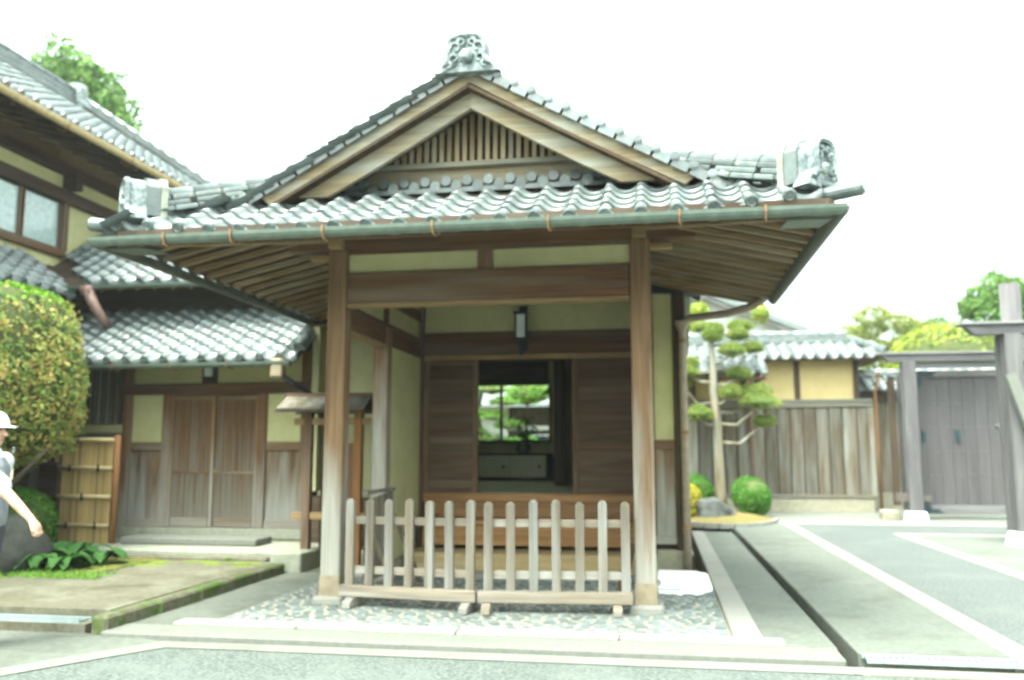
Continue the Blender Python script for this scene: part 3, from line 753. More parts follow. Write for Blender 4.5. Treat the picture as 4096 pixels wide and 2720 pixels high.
# back wall with window opening X -3.9..-2.14, z 1.735..2.82
B('room_wall', 'plaster_in', H, -4.78, -4.1, RY, RY + .1, .952, 3.298)
B('room_wall', 'plaster_in', H, -2.135, -1.66, RY, RY + .1, .952, 3.298)
B('room_wall', 'plaster_in', H, -4.098, -2.137, RY, RY + .1, .952, 1.68)
B('room_wall', 'dark_x', H, -4.098, -2.137, RY, RY + .1, 2.88, 3.298)
w = B('garden_window', 'dark_x', H, -4.1, -2.12, RY - .04, RY + .12, 2.822, 2.88)
for x in (-4.1, -3.115, -2.135):
    B('window_bar', 'dark_z', w, x, x + .045, RY - .02, RY + .06, 1.74, 2.82)
B('window_sill', 'dark_x', w, -4.1, -2.1, RY - .3, RY + .12, 1.682, 1.738)
MB().prism([(0, 0), (.17, 0), (.17, .17), (.14, .09), (.08, .03)], (-2.305, RY - .015, 2.65), (1, 0, 0), (0, 0, 1), (0, 1, 0), .05).build('corner_brace', 'dark_x', w)
B('shelf', 'dark_x', H, -4.7, -2.05, RY - .42, RY - .002, 1.44, 1.475)
cup = B('cupboard', 'dark_x', H, -4.7, -2.06, RY - .4, RY - .004, .952, 1.02)
for a, b in ((-4.68, -3.6), (-3.58, -2.86), (-2.84, -2.16)):
    dd = B('sliding_panel', 'paper', cup, a, b, RY - .39, RY - .37, 1.022, 1.44)
    MB().tube([((b - .12), RY - .392, 1.22), ((b - .12), RY - .4, 1.22)], .03, 10).build('finger_pull', 'black', dd)
B('cupboard_side', 'dark_z', H, -2.14, -2.06, RY - .4, RY - .004, 1.022, 1.438)
# outer walls of the house
B('outer_wall', 'plaster', H, -.05, .20, YB - .02, YB + .08, 1.66, 3.6)
B('wall_rail', 'wood_x', H, -.06, .22, YB - .05, YB + .08, 1.545, 1.658)
for a, b in ((-.05, .075), (.078, .2)): B('wall_board', 'panel_z', H, a, b, YB - .012, YB + .06, .42, 1.543)
B('wall_rail', 'panel_z', H, -.06, .22, YB - .04, YB + .08, .32, .418)
post(.29, YB + .02, .17, .25, 3.6, m='dark_z', shoe=False)
B('foundation', 'base_stone', H, -.06, .36, YB - .06, YB + .1, -.02, .249, c=.015)
B('outer_wall', 'plank_z', H, .30, .38, YB + .11, 17.2, .1, 3.6)
B('outer_wall', 'plaster', H, -5.0, -4.92, 12.3, 17.2, .1, 3.6)
B('outer_wall', 'plaster_in', H, -4.9, -3.38, YB + .62, YB + .7, .1, 3.6)
# right downpipe with its slanting elbow under the eave
mb = MB().tube([(.33, YB - .14, .02), (.33, YB - .14, 3.05), (.34, YB - .14, 3.17), (.42, YB - .16, 3.24), (.9, YB - .32, 3.27), (1.2, YB - .5, 3.33), (1.36, YB - .68, 3.42)], .05, 10)
dp = mb.build('downpipe', 'pipe', H, True)
for z in (.55, 1.75, 2.95): MB().tube([(.33, YB - .14, z - .025), (.33, YB - .14, z + .025)], .058, 10).build('pipe_collar', 'rust', dp)
MB().lathe((.33, YB - .14, 3.08), [(.055, 0), (.09, .09), (.09, .13)], 10).build('hopper', 'pipe', dp)

# ---- porch roof
EX0, EX1, EY = -4.86, 1.43, 6.93     # eave corners (left, right, front)
EZ, SL = 3.42, .54
YV = 7.70                            # gable verge
YE = 11.05                           # where the side eaves stop against the house
rl = math.hypot(1, SL)
def sori(t):   # lift of the eave towards a corner, t = distance from the corner
    return .13 * max(0.0, 1 - t / 1.7) ** 2.2
HALF = (EX1 - EX0) / 2
ZR = 5.155
SG = (ZR - EZ - SL * .77) / (HALF - .77)
gl_ = math.hypot(1, SG)
mb = MB()                            # roof deck
mb.add([(EX0 + .04, EY + .04, EZ - .02), (EX1 - .04, EY + .04, EZ - .02), (EX1 - 1.36, EY + 1.36, EZ + SL * 1.32 - .02), (EX0 + 1.36, EY + 1.36, EZ + SL * 1.32 - .02)], [(0, 1, 2, 3)])
for s, xe in ((-1, EX0), (1, EX1)):
    x0 = xe - s * .04
    yb = 13.5 if s < 0 else YE
    xm = xe - s * .77; zm = EZ + SL * .77 - .02
    mb.add([(x0, EY + .04, EZ - .02), (xm, YV, zm), (xm, yb, zm), (x0, yb, EZ - .02), (XC, YV, ZR - .02), (XC, 13.5, ZR - .02), (xm, 13.5, zm)], [(0, 1, 2, 3), (1, 4, 5, 6)])
roof = mb.build('roof', 'board_under', H)
# front slope tiles
nu = int((EX1 - EX0) / PITCH)
PW = (EX1 - EX0) / nu
def ok_front(u, v):
    d = v / rl; return d - .1 < u < (EX1 - EX0) - d - .02
def dz_front(u, v):
    d = v / rl; return (sori(u - d * .6) + sori((EX1 - EX0) - u - d * .6)) * max(0, 1 - d / 1.3)
tiles(roof, (EX0 + .03, EY, EZ), (1, 0, 0), (0, 1, SL), nu, 5, ok_front, dz_front)
# side slopes: a steeper skirt below, the gable roof above
for s, xe in ((-1, EX0), (1, EX1)):
    ylim = YE if s > 0 else 12.6
    n = int((13.0 - EY) / PITCH)
    dzs = lambda u, v: sori(u - v / rl * .6) * max(0, 1 - v / 1.5)
    tiles(roof, (xe, EY + .05, EZ), (0, 1, 0), (-s, 0, SL), n, 4, lambda u, v: EY + u > EY + v / rl - .05 and EY + u < ylim, dzs, visible=False)
    tiles(roof, (xe - s * .77, YV + .06, EZ + SL * .77), (0, 1, 0), (-s, 0, SG), n, 12, lambda u, v: YV + u < 12.6 and v < (HALF - .77) * gl_ - .05, visible=False)
# verge tiles down the two bargeboards: roll discs facing the front
for s in (-1, 1):
    n = 15
    for i in range(n):
        d = .12 + i * .163
        x = XC + s * d; z = ZR - SG * d + .05
        sd = Vector((s, 0, -SG)).normalized(); up = Vector((s * SG, 0, 1)).normalized()
        mb = MB().tube([Vector((x, YV - .075, z)), Vector((x, YV + .3, z))], .044, 12)
        mb.tube([Vector((x, YV - .085, z)), Vector((x, YV - .072, z))], .03, 10)
        c = Vector((x, YV, z)) + sd * .08 - up * .02
        mb.beam(c + Vector((0, -.065, 0)), c + Vector((0, .28, 0)), .156, .035, up=up)
        mb.beam(c - up * .035 - sd * .079 + Vector((0, -.055, 0)), c - up * .035 + sd * .079 + Vector((0, -.055, 0)), .022, .07, up=up)
        mb.build('verge_tile', 'tile', roof)
# ridge and hip ridges with ornamental ends
ridge(roof, (XC, YV + .05, ZR + .02), (XC, 13.2, ZR + .02), layers=3, w=.22, h=.055, capr=.085)
oni(roof, (XC, YV - .06, ZR - .07), (0, -1, 0), .41, .345)
for s in (-1, 1):
    xe = EX1 if s > 0 else EX0
    cpos = lambda d: Vector((xe - s * d, EY + d, EZ + SL * d + .06))
    lift = lambda d: dz_front(d, d * rl) * .9
    pts = [cpos(d) + Vector((0, 0, lift(d))) for d in (.22, .52, .88, 1.3)]
    for a, b in zip(pts[:-1], pts[1:]): ridge(roof, b, a, layers=3, w=.22, h=.052, capr=.075, piece=.27)
    o0 = cpos(.13); o0.z += lift(.13) - .03
    f = Vector((s * .72, -.7, 0))
    oni(roof, o0, f, .28, .38)
    MB().prism([(-.16, 0), (.16, 0), (.16, .27), (.1, .36), (0, .39), (-.1, .36), (-.16, .27)], o0 - f.normalized() * .19 + Vector((0, 0, .03)), f.normalized().cross(Vector((0, 0, 1))), (0, 0, 1), f.normalized(), .12).build('ridge_end_block', 'tile', roof)
    MB().prism([(-.17, 0), (.17, 0), (.17, .29), (.11, .38), (0, .41), (-.11, .38), (-.17, .29)], o0 - f.normalized() * .25 + Vector((0, 0, .02)), f.normalized().cross(Vector((0, 0, 1))), (0, 0, 1), f.normalized(), .055).build('lichened_band', 'lichen', roof)
    c0 = cpos(.1); c0.z += lift(.1) - .10
    g = Vector((s * .88, -.5, .03)).normalized()
    mb = MB().tube([c0, c0 + g * .32], .062, 14); mb.tube([c0 + g * .322, c0 + g * .335], .045, 12)
    mb.build('corner_roll_tile', 'tile', roof, False)
# gable: bargeboards, wall, slats, beam, row of small round tiles at its foot
def barge(d0, d1, drop0, drop1, y0, y1, name, m, endcut=0.0):
    for s in (-1, 1):
        zt = lambda d: ZR - SG * d - .005
        curve = lambda d: -.025 * math.sin(math.pi * min(1, d / d1))
        N = 8; top = []; bot = []
        for i in range(N + 1):
            d = d0 + (d1 - d0) * i / N
            top.append((d, zt(d) + curve(d) - drop0))
            db = d0 + (d1 - endcut - d0) * i / N
            bot.append((db, zt(db) + curve(db) - drop1))
        poly = top + bot[::-1]
        MB().prism([(s * x, z) for x, z in (poly if s > 0 else poly[::-1])], (XC, y0, 0), (1, 0, 0), (0, 0, 1), (0, 1, 0), y1 - y0).build(name, m, H)
barge(0.0, 2.10, -.0, .135, YV + .0, YV + .05, 'outer_bargeboard', 'barge_x', .1)
barge(0.0, 1.9, .12, .185, YV + .035, YV + .085, 'bargeboard_moulding', 'barge_x', .0)
barge(0.0, 1.84, .15, .37, YV + .06, YV + .12, 'inner_bargeboard', 'barge_x', .42)
YG = 8.24
gz = EZ + SL * (YG - EY)
gab = MB().add([(XC - 1.75, YG + .05, gz + .1), (XC + 1.75, YG + .05, gz + .1), (XC, YG + .05, ZR - .1)], [(0, 1, 2)]).build('gable_wall', 'dark_x', H)
B('gable_beam', 'barge_x', H, XC - 1.6, XC + 1.6, YG - .1, YG + .04, gz + .21, gz + .265, c=.006)
B('gable_board', 'barge_x', H, XC - 1.75, XC + 1.75, YG - .03, YG + .03, gz - .06, gz + .208)
x = XC - 1.5
while x < XC + 1.5:
    zt = ZR - .16 - SG * abs(x - XC) - .05
    if zt > gz + .3: B('gable_slat', 'lattice_z', gab, x - .021, x + .021, YG - .05, YG - .01, gz + .267, zt)
    x += .079
for s in (-1, 1):
    MB().beam((XC, YG - .25, ZR - .2), (XC + s * 1.9, YG - .25, ZR - .2 - SG * 1.9), .7, .03, up=(s * SG, 0, 1)).build('gable_soffit', 'board_under', H)
for i in range(7):
    x = XC - 1.45 + i * .48
    B('verge_rafter', 'rafter_y', H, 0, 0.001, 0, 0.001, 0, 0.001) if False else None
n = 15
for i in range(n):
    x = XC - 1.52 + i * (3.04 / (n - 1))
    mb = MB().tube([(x, YG - .14, gz - .0), (x, YG + .0, gz + .015)], .055, 12)
    mb.build('foot_tile', 'tile', roof)
    mb = MB().tube([(x + .1, YG - .09, gz + .07), (x + .1, YG + .0, gz + .075)], .05, 10)
    mb.build('foot_tile', 'tile', roof)
B('foot_course', 'tile', roof, XC - 1.65, XC + 1.65, YG - .13, YG - .035, gz - .06, gz - .015)

# soffit: rafters, boards, fascia
RZ0, RZ1 = 3.79, 3.43
XO0, XO1 = EX0 + .06, EX1 - .06
def soffit_z(d): return RZ1 + (RZ0 - RZ1) * d / 1.55        # d = distance in from the eave
x = XO0 + .1
me_cache = {}
while x < XO1 - .05:
    d = min(x - XO0, XO1 - x, 1.55)
    if d > .12: MB().beam((x, EY + .05, soffit_z(0) - .03), (x, EY + .05 + d, soffit_z(d) - .03), .055, .05).build('rafter', 'rafter_y', H)
    x += .29
for s in (-1, 1):
    xe = XO1 if s > 0 else XO0
    y = EY + .2; 
    ye = 11.5 if s > 0 else 11.95
    while y < ye:
        d = min(y - EY - .02, 1.52)
        if d > .12: MB().beam((xe, y, soffit_z(0) - .03), (xe - s * d, y, soffit_z(d) - .03), .06, .048).build('rafter', 'rafter_x', H)
        y += .285
    MB().beam((xe, EY + .02, soffit_z(0) - .03), (xe - s * 1.56, EY + 1.58, soffit_z(1.56) - .03), .10, .12).build('hip_rafter', 'rafter_x', H)
    # soffit boards between rafters, running along the eave
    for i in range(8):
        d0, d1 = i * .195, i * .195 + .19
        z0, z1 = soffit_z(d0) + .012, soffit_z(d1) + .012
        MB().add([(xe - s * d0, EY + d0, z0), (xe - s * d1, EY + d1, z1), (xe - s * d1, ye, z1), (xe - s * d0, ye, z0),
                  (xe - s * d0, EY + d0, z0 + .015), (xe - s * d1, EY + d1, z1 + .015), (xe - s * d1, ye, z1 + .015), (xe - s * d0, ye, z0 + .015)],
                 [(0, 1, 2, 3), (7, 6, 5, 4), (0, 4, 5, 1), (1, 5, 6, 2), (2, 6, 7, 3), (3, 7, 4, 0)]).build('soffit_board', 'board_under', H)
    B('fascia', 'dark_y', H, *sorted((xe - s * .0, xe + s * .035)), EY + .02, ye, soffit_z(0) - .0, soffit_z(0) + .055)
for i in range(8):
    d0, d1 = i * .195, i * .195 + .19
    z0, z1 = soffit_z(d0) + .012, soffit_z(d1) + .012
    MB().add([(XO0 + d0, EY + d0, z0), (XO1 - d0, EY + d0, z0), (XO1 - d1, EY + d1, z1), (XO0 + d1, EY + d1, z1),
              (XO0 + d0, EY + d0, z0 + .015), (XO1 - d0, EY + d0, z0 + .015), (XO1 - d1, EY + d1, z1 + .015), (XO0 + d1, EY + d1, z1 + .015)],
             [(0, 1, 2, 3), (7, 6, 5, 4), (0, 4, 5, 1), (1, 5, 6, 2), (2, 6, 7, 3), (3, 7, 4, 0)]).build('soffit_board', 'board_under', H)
B('fascia', 'dark_x', H, XO0, XO1, EY - .015, EY + .018, soffit_z(0) - .0, soffit_z(0) + .055)
# inner eave board that the gutter hooks are nailed to
B('eave_board', 'wood_x', H, XO0 + .9, XO1 - .9, EY + .66, EY + .7, 3.5, 3.56)
# gutters (half-round troughs) with rusty hooks
def gutter(p, q, side, r=.062):
    p = Vector(p); q = Vector(q); d = (q - p).normalized(); sd = d.cross(Vector((0, 0, 1))).normalized()
    n = 8; vs = []
    for e in (p, q):
        for rr in (r, r - .007):
            vs += [e + sd * rr * math.cos(math.pi * k / n) - Vector((0, 0, 1)) * (rr * 1.25 * math.sin(math.pi * k / n)) for k in range(n + 1)]
    m_ = n + 1; fs = []
    for k in range(n):
        fs.append((k, k + 1, 2 * m_ + k + 1, 2 * m_ + k)); fs.append((m_ + k + 1, m_ + k, 3 * m_ + k, 3 * m_ + k + 1))
    fs += [(0, 2 * m_, 3 * m_, m_), (n, m_ + n, 3 * m_ + n, 2 * m_ + n)]
    for b in (0, 2 * m_): fs.append(tuple(range(b, b + m_)))
    return MB().add(vs, fs)
GZ = 3.40; GY = 6.84; GX0, GX1 = -4.98, 1.47
gm = gutter((GX0, GY, GZ), (GX1, GY, GZ), 1); gm.build('gutter', 'gutter', H)
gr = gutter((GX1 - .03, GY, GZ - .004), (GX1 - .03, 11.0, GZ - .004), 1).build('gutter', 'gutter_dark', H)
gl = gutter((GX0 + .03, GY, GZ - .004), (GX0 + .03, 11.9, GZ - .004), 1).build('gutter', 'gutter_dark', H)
for x in (-4.25, -3.62, -2.78, -1.82, -.85, .2, .86):
    MB().tube([(x, GY - .068, GZ + .01), (x, GY - .07, GZ - .04), (x, GY - .045, GZ - .09), (x + .008, GY + .02, GZ - .10), (x + .02, GY + .08, GZ - .06), (x + .02, EY + .06, soffit_z(0) - .05)], .011, 6).build('gutter_hook', 'rust', H)
for s, x in ((-1, GX0 + .26), (1, GX1 - .26)):
    MB().add([(x - .17, GY + .08, GZ - .085), (x + .17, GY + .08, GZ - .085), (x + .17 + s * -.02, GY + .5, GZ - .045), (x - .17, GY + .5, GZ - .045),
              (x - .17, GY + .08, GZ - .07), (x + .17, GY + .08, GZ - .07), (x + .17, GY + .5, GZ - .03), (x - .17, GY + .5, GZ - .03)],
             [(0, 1, 2, 3), (7, 6, 5, 4), (0, 4, 5, 1), (1, 5, 6, 2), (2, 6, 7, 3), (3, 7, 4, 0)]).build('corner_plate', 'gutter', H)
# roof of the house body behind the porch (hidden from the front by the porch roof)
mb = MB()
for s in (-1, 1):
    mb.beam((-2.3, 14.5 + s * 1.75, 4.36), (-2.3, 14.5 + s * 1.75, 4.36), .1, .1) if False else None
mb.add([(-5.2, 11.6, 3.62), (.62, 11.6, 3.62), (.62, 14.5, 5.0), (-5.2, 14.5, 5.0), (-5.2, 17.7, 3.5), (.62, 17.7, 3.5),
        (-5.2, 11.6, 3.56), (.62, 11.6, 3.56), (.62, 14.5, 4.94), (-5.2, 14.5, 4.94), (-5.2, 17.7, 3.44), (.62, 17.7, 3.44)],
       [(0, 1, 2, 3), (3, 2, 5, 4), (9, 8, 7, 6), (10, 11, 8, 9), (0, 6, 7, 1), (4, 5, 11, 10), (1, 7, 8, 2), (2, 8, 11, 5), (0, 3, 9, 6), (3, 4, 10, 9)])
mb.build('rear_roof', 'tile', H)

# ------------------------------------------------------------------ wall lantern in the porch
t = thing('wall_lantern', 'black framed wall lantern with pale pane above the porch doorway', 'lantern', (-1.79, YB - .05, 3.3))
yl = 11.33
B('back_plate', 'black', t, -1.85, -1.73, YB - .09, YB - .072, 2.86, 3.48)
B('arm', 'black', t, -1.805, -1.775, yl + .06, YB - .092, 3.36, 3.39)
B('glass_pane', 'lamp_paper', t, -1.85, -1.73, yl - .06, yl + .06, 3.02, 3.33)
B('cap', 'black', t, -1.885, -1.695, yl - .095, yl + .095, 3.335, 3.37, c=.008)
B('base', 'black', t, -1.875, -1.705, yl - .085, yl + .085, 2.985, 3.017, c=.008)
for a in (-1, 1):
    for b in (-1, 1): B('corner_bar', 'black', t, -1.79 + a * .068 - .011, -1.79 + a * .068 + .011, yl + b * .068 - .011, yl + b * .068 + .011, 3.018, 3.334)
MB().tube([(-1.79, yl, 2.984), (-1.79, yl, 2.88), (-1.785, yl, 2.78)], [.045, .035, .028], 8).build('pendant', 'black', t)

# ------------------------------------------------------------------ vase and plant in the room, heater box
def leaves(name, P, N, size, aspect, m, parent=None, jitter=.8, fold=.0, drop=None):
    """leaf-sized faces: P positions, N outward directions"""
    P = np.asarray(P, float); n = len(P)
    D = np.asarray(N, float) + RNG.normal(0, jitter, (n, 3)); D /= np.linalg.norm(D, axis=1)[:, None] + 1e-9
    A = np.cross(D, RNG.normal(0, 1, (n, 3))); A /= np.linalg.norm(A, axis=1)[:, None] + 1e-9
    Bv = np.cross(D, A)
    sz = size * RNG.uniform(.6, 1.4, (n, 1))
    L = A * sz; W = Bv * sz * aspect
    V = np.empty((n, 4, 3)); V[:, 0] = P - L * .5; V[:, 1] = P + W * .5 + D * sz * fold; V[:, 2] = P + L * .5; V[:, 3] = P - W * .5 + D * sz * fold
    V = V.reshape(-1, 3)
    me = bpy.data.meshes.new(name); me.vertices.add(4 * n); me.vertices.foreach_set('co', V.ravel())
    me.loops.add(4 * n); me.loops.foreach_set('vertex_index', np.arange(4 * n, dtype=np.int32))
    me.polygons.add(n); me.polygons.foreach_set('loop_start', np.arange(0, 4 * n, 4, dtype=np.int32)); me.polygons.foreach_set('loop_total', np.full(n, 4, np.int32))
    me.materials.append(M[m]); me.update(calc_edges=True)
    return link(name, me, parent)
def needles(name, P, N, length, width, m, parent=None, jitter=.45):
    P = np.asarray(P, float); n = len(P)
    D = np.asarray(N, float) + RNG.normal(0, jitter, (n, 3)); D /= np.linalg.norm(D, axis=1)[:, None] + 1e-9
    A = np.cross(D, RNG.normal(0, 1, (n, 3))); A /= np.linalg.norm(A, axis=1)[:, None] + 1e-9
    ln = length * RNG.uniform(.6, 1.35, (n, 1))
    V = np.empty((n, 3, 3)); V[:, 0] = P - A * width / 2; V[:, 1] = P + A * width / 2; V[:, 2] = P + D * ln
    me = bpy.data.meshes.new(name); me.vertices.add(3 * n); me.vertices.foreach_set('co', V.ravel())
    me.loops.add(3 * n); me.loops.foreach_set('vertex_index', np.arange(3 * n, dtype=np.int32))
    me.polygons.add(n); me.polygons.foreach_set('loop_start', np.arange(0, 3 * n, 3, dtype=np.int32)); me.polygons.foreach_set('loop_total', np.full(n, 3, np.int32))
    me.materials.append(M[m]); me.update(calc_edges=True)
    return link(name, me, parent)
def sphere_dirs(n):
    d = RNG.normal(0, 1, (n, 3)); return d / np.linalg.norm(d, axis=1)[:, None]
def lump(dirs, k=6, amp=.12, seed=0):
    r = np.random.default_rng(seed); out = np.ones(len(dirs))
    for _ in range(k):
        c = r.normal(0, 1, 3); c /= np.linalg.norm(c); f = r.uniform(2, 7); ph = r.uniform(0, 6)
        out += amp / k * 2 * np.sin(f * (dirs @ c) + ph)
    return out

t = thing('vase', 'squat dark vase holding a leafy branch on the room window shelf', 'vase', (-2.62, RY - .2, 1.477))
MB().lathe((-2.62, RY - .2, 1.478), [(.09, 0), (.15, .04), (.16, .12), (.12, .2), (.13, .22)], 16).build('bowl', 'vase', t, True)
mb = MB()
for k in range(9):
    a = random.uniform(0, 6.28); q = random.uniform(.1, .32)
    mb.tube([(-2.62, RY - .2, 1.6), (-2.62 + q * .4 * math.cos(a), RY - .2 + q * .2 * math.sin(a), 1.85), (-2.62 + q * math.cos(a), RY - .2 + q * .4 * math.sin(a), random.uniform(2.0, 2.35))], [.009, .007, .003], 5)
mb.build('branch', 'bark_dark', t)
P = np.column_stack([RNG.normal(-2.62, .14, 240), RNG.normal(RY - .2, .07, 240), 1.72 + RNG.gamma(2.2, .11, 240)])
leaves('foliage', P, np.tile((0, 0, 1), (240, 1)), .09, .45, 'hosta', t)
t = thing('box_heater', 'small dark box standing on the room floor beside the cupboard', 'box', (-1.87, 16.6, .95))
B('body', 'black', t, -2.02, -1.76, 16.5, 16.8, .955, 1.42, c=.02); B('handle', 'steel', t, -1.96, -1.82, 16.485, 16.498, 1.34, 1.37)

# ------------------------------------------------------------------ low picket barriers across the porch
def barrier(label, a, b, z, n, foot_at):
    a = Vector(a); b = Vector(b); L = (b - a).length; ang = math.atan2(b.y - a.y, b.x - a.x)
    t = thing('picket_barrier', label, 'barrier', (a + b) / 2, 'low picket barriers across the porch')
    ROOTLOC.pop(t.name); t.rotation_euler = (0, 0, ang)
    h = L / 2
    B('base_rail', 'fence_x', t, -h, h, -.05, .05, .085, .195, c=.008)
    for f in foot_at:
        x = -h + f * L
        MB().prism([(-.17, 0), (.17, 0), (.17, .05), (.08, .083), (-.08, .083), (-.17, .05)], (x - .04, 0, .0), (0, 1, 0), (0, 0, 1), (1, 0, 0), .08).build('foot', 'fence_x', t)
    for zz in (.30, .78): B('rail', 'fence_x', t, -h + .06, h - .04, .012, .042, zz, zz + .075, c=.004)
    for i in range(n):
        x = -h + .1 + i * (L - .16) / (n - 1)
        w = .041; hh = 1.03 + random.uniform(-.012, .012)
        lean = random.uniform(-.006, .006)
        mb = MB().box(x - w, x + w, -.035, .01, .196, hh - .03)
        mb.add([(x - w, -.035, hh - .0299), (x + w, -.035, hh - .0299), (x + w, .01, hh - .0299), (x - w, .01, hh - .0299), (x - w * .45, -.022, hh), (x + w * .45, -.022, hh), (x + w * .45, -.003, hh), (x - w * .45, -.003, hh)],
               [(4, 5, 6, 7), (0, 1, 5, 4), (1, 2, 6, 5), (2, 3, 7, 6), (3, 0, 4, 7)])
        o = mb.build('picket', 'fence_z', t); o.rotation_euler = (0, lean, 0)
    return t
barrier('left of the two picket barriers closing the porch', (-3.13, 8.36, 0.012), (-1.728, 8.213, 0.012), 0, 7, (.1, .94))
barrier('right of the two picket barriers closing the porch', (-1.716, 8.21, 0.012), (-.27, 8.33, 0.012), 0, 7, (.06, .9))

# old board screen with slanting legs standing inside the left barrier
t = thing('board_screen', 'low grey board screen with slanting legs behind the left picket barrier', 'screen', (-3.1, 9.0, 0))
x0 = -3.02
for i in range(6):
    y = 8.72 + i * .155
    B('board', 'plank_z', t, x0 - .012, x0 + .012, y, y + .15, .22, 1.0 + .012 * i)
B('top_rail', 'plank_x', t, x0 - .03, x0 + .03, 8.7, 9.67, 1.062, 1.1)
B('bottom_rail', 'plank_x', t, x0 - .03, x0 + .03, 8.7, 9.67, .17, .218)
for y in (8.74, 9.62):
    MB().beam((x0 + .03, y, .8), (x0 + .36, y, .03), .04, .05).build('leg', 'plank_z', t)
    B('foot', 'plank_x', t, x0 - .16, x0 + .4, y - .03, y + .03, .012, .06); B('post', 'plank_z', t, x0 - .025, x0 + .025, y - .03, y + .03, .061, .168)
t = thing('leaning_plank', 'dark plank leaning against the right porch post behind the barrier', 'plank', (-.36, 8.7, 0))
MB().beam((-.42, 8.66, .02), (-.29, 8.66, .62), .1, .03, up=(0, 1, 0)).build('board', 'wood_z', t)
MB().beam((-.40, 8.63, .2), (-.36, 8.63, .4), .03, .02, up=(0, 1, 0)).build('cleat', 'wood_z', t)

# white slab by the right porch post
t = thing('stone_slab', 'bright white flat stone slab beside the right porch post', 'stone slab', (.26, 10.3, 0))
poly = [(-.04, 9.62), (.18, 9.58), (.42, 9.66), (.54, 9.86), (.545, 10.95), (.4, 11.12), (-.05, 11.16), (-.07, 10.2)]
mb = MB().prism(poly, (0, 0, -.02), (1, 0, 0), (0, 1, 0), (0, 0, 1), .06)
mb.add([(x + (.24 - x) * .05, y + (10.3 - y) * .03, .052) for x, y in poly], [tuple(range(8))])
mb.build('stone', 'white_stone', t)

# ------------------------------------------------------------------ small roofed gate between porch and side wing
t = thing('roofed_wicket', 'small wooden wicket gate with board roof left of the porch', 'gate', (-4.3, 11.0, 0))
for x in (-4.62, -3.92): B('post', 'brown_post' if x > -4 else 'wood_z', t, x - .055, x + .055, 10.95, 11.06, -.02, 2.06, c=.006)
B('post', 'dark_z', t, -4.52, -4.44, 11.2, 11.28, -.02, 2.0)
for z in (.62, 1.86): B('tie_beam', 'trim_x', t, -4.82, -3.72, 10.97, 11.03, z, z + .09, c=.006)
rf = B('roof_ridge', 'wood_x', t, -4.95, -3.72, 10.97, 11.03, 2.235, 2.285, c=.006)
for s in (-1, 1):
    for i in range(4):
        x = -4.93 + i * .30
        MB().beam((x + .149, 11.0 + s * .02, 2.235), (x + .149, 11.0 + s * .36, 2.06), .296, .022, up=(0, s * .45, 1)).build('roof_board', 'plank_z', rf)
    B('eave_batten', 'dark_x', rf, -4.95, -3.74, *sorted((11.0 + s * .3, 11.0 + s * .35)), 2.02, 2.046)
for x in (-4.9, -3.78):
    MB().add([(x - .01, 10.68, 2.05), (x - .01, 11.32, 2.05), (x - .01, 11.0, 2.2), (x + .01, 10.68, 2.05), (x + .01, 11.32, 2.05), (x + .01, 11.0, 2.2)], [(0, 1, 2), (5, 4, 3), (0, 3, 4, 1), (1, 4, 5, 2), (2, 5, 3, 0)]).build('gable_end', 'dark_z', rf)
for i in range(7): B('door_board', 'plank_z' if i % 2 else 'wood_z', t, -4.56 + i * .083, -4.56 + i * .083 + .078, 11.0, 11.02, .12, 1.62) if i > 4 else None

# ------------------------------------------------------------------ side wing with lattice door
A = thing('side_wing', 'one storey wing with slatted double door and silvery tile roof', 'house', (-6.6, 12.3, 0))
YA = 12.2
for x in (-8.06, -7.395, -5.845, -5.16): B('post', 'door_z', A, x - .07, x + .07, YA - .07, YA + .07, .385, 2.37, c=.008)
for x in (-8.06, -5.16): B('post', 'door_z', A, x - .075, x + .075, YA - .07, YA + .07, 2.542, 3.0, c=.008)
B('lintel', 'wood_x', A, -8.2, -5.05, YA - .09, YA + .07, 2.372, 2.54, c=.008)
for a, b in ((-7.98, -6.86), (-6.6, -5.24)): B('plaster_panel', 'plaster', A, a, b, YA - .02, YA + .02, 2.542, 3.0)
B('vent_frame', 'dark_z', A, -6.858, -6.602, YA - .03, YA + .03, 2.542, 3.0)
for a, b in ((-7.985, -7.468), (-5.772, -5.233)):
    B('plaster_panel', 'plaster', A, a, b, YA - .02, YA + .02, 1.652, 2.37)
    B('mid_rail', 'door_x', A, a, b, YA - .05, YA + .05, 1.525, 1.65, c=.005)
    B('board_panel', 'panel_z', A, a, b, YA - .012, YA + .012, .50, 1.523)
    B('low_rail', 'door_x', A, a, b, YA - .045, YA + .045, .385, .498, c=.005)
for a, b, y in ((-7.325, -6.6, YA - .035), (-6.64, -5.915, YA - .0)):
    d = B('sliding_door', 'wood_z', A, a, b, y + .008, y + .016, .395, 2.355)
    for xx in (a, b - .05): B('stile', 'slat_z', d, xx, xx + .05, y - .02, y + .02, .395, 2.355)
    for z0, z1 in ((.395, .53), (2.29, 2.355), (1.18, 1.215)): B('rail', 'door_x', d, a + .062, b - .062, y - .012 if z0 == 1.18 else y - .018, y + .006 if z0 == 1.18 else y + .018, z0, z1)
    me = MB().box(-.0065, .0065, y - .016, y + .006, .532, 1.178).mesh('slat', 'slat_z'); me2 = MB().box(-.0065, .0065, y - .016, y + .006, 1.217, 2.288).mesh('slat', 'slat_z')
    n = 22
    for i in range(n):
        xx = a + .075 + i * (b - a - .15) / (n - 1)
        link('slat', me, d, Matrix.Translation((xx, 0, 0))); link('slat', me2, d, Matrix.Translation((xx, 0, 0)))
    if a > -7: MB().tube([(a + .03, y - .021, 1.22), (a + .03, y - .027, 1.22)], .035, 12).build('door_pull', 'bamboo_x', d)
B('sill', 'step_stone', A, -8.2, -5.08, YA - .13, YA + .1, .235, .383, c=.01)
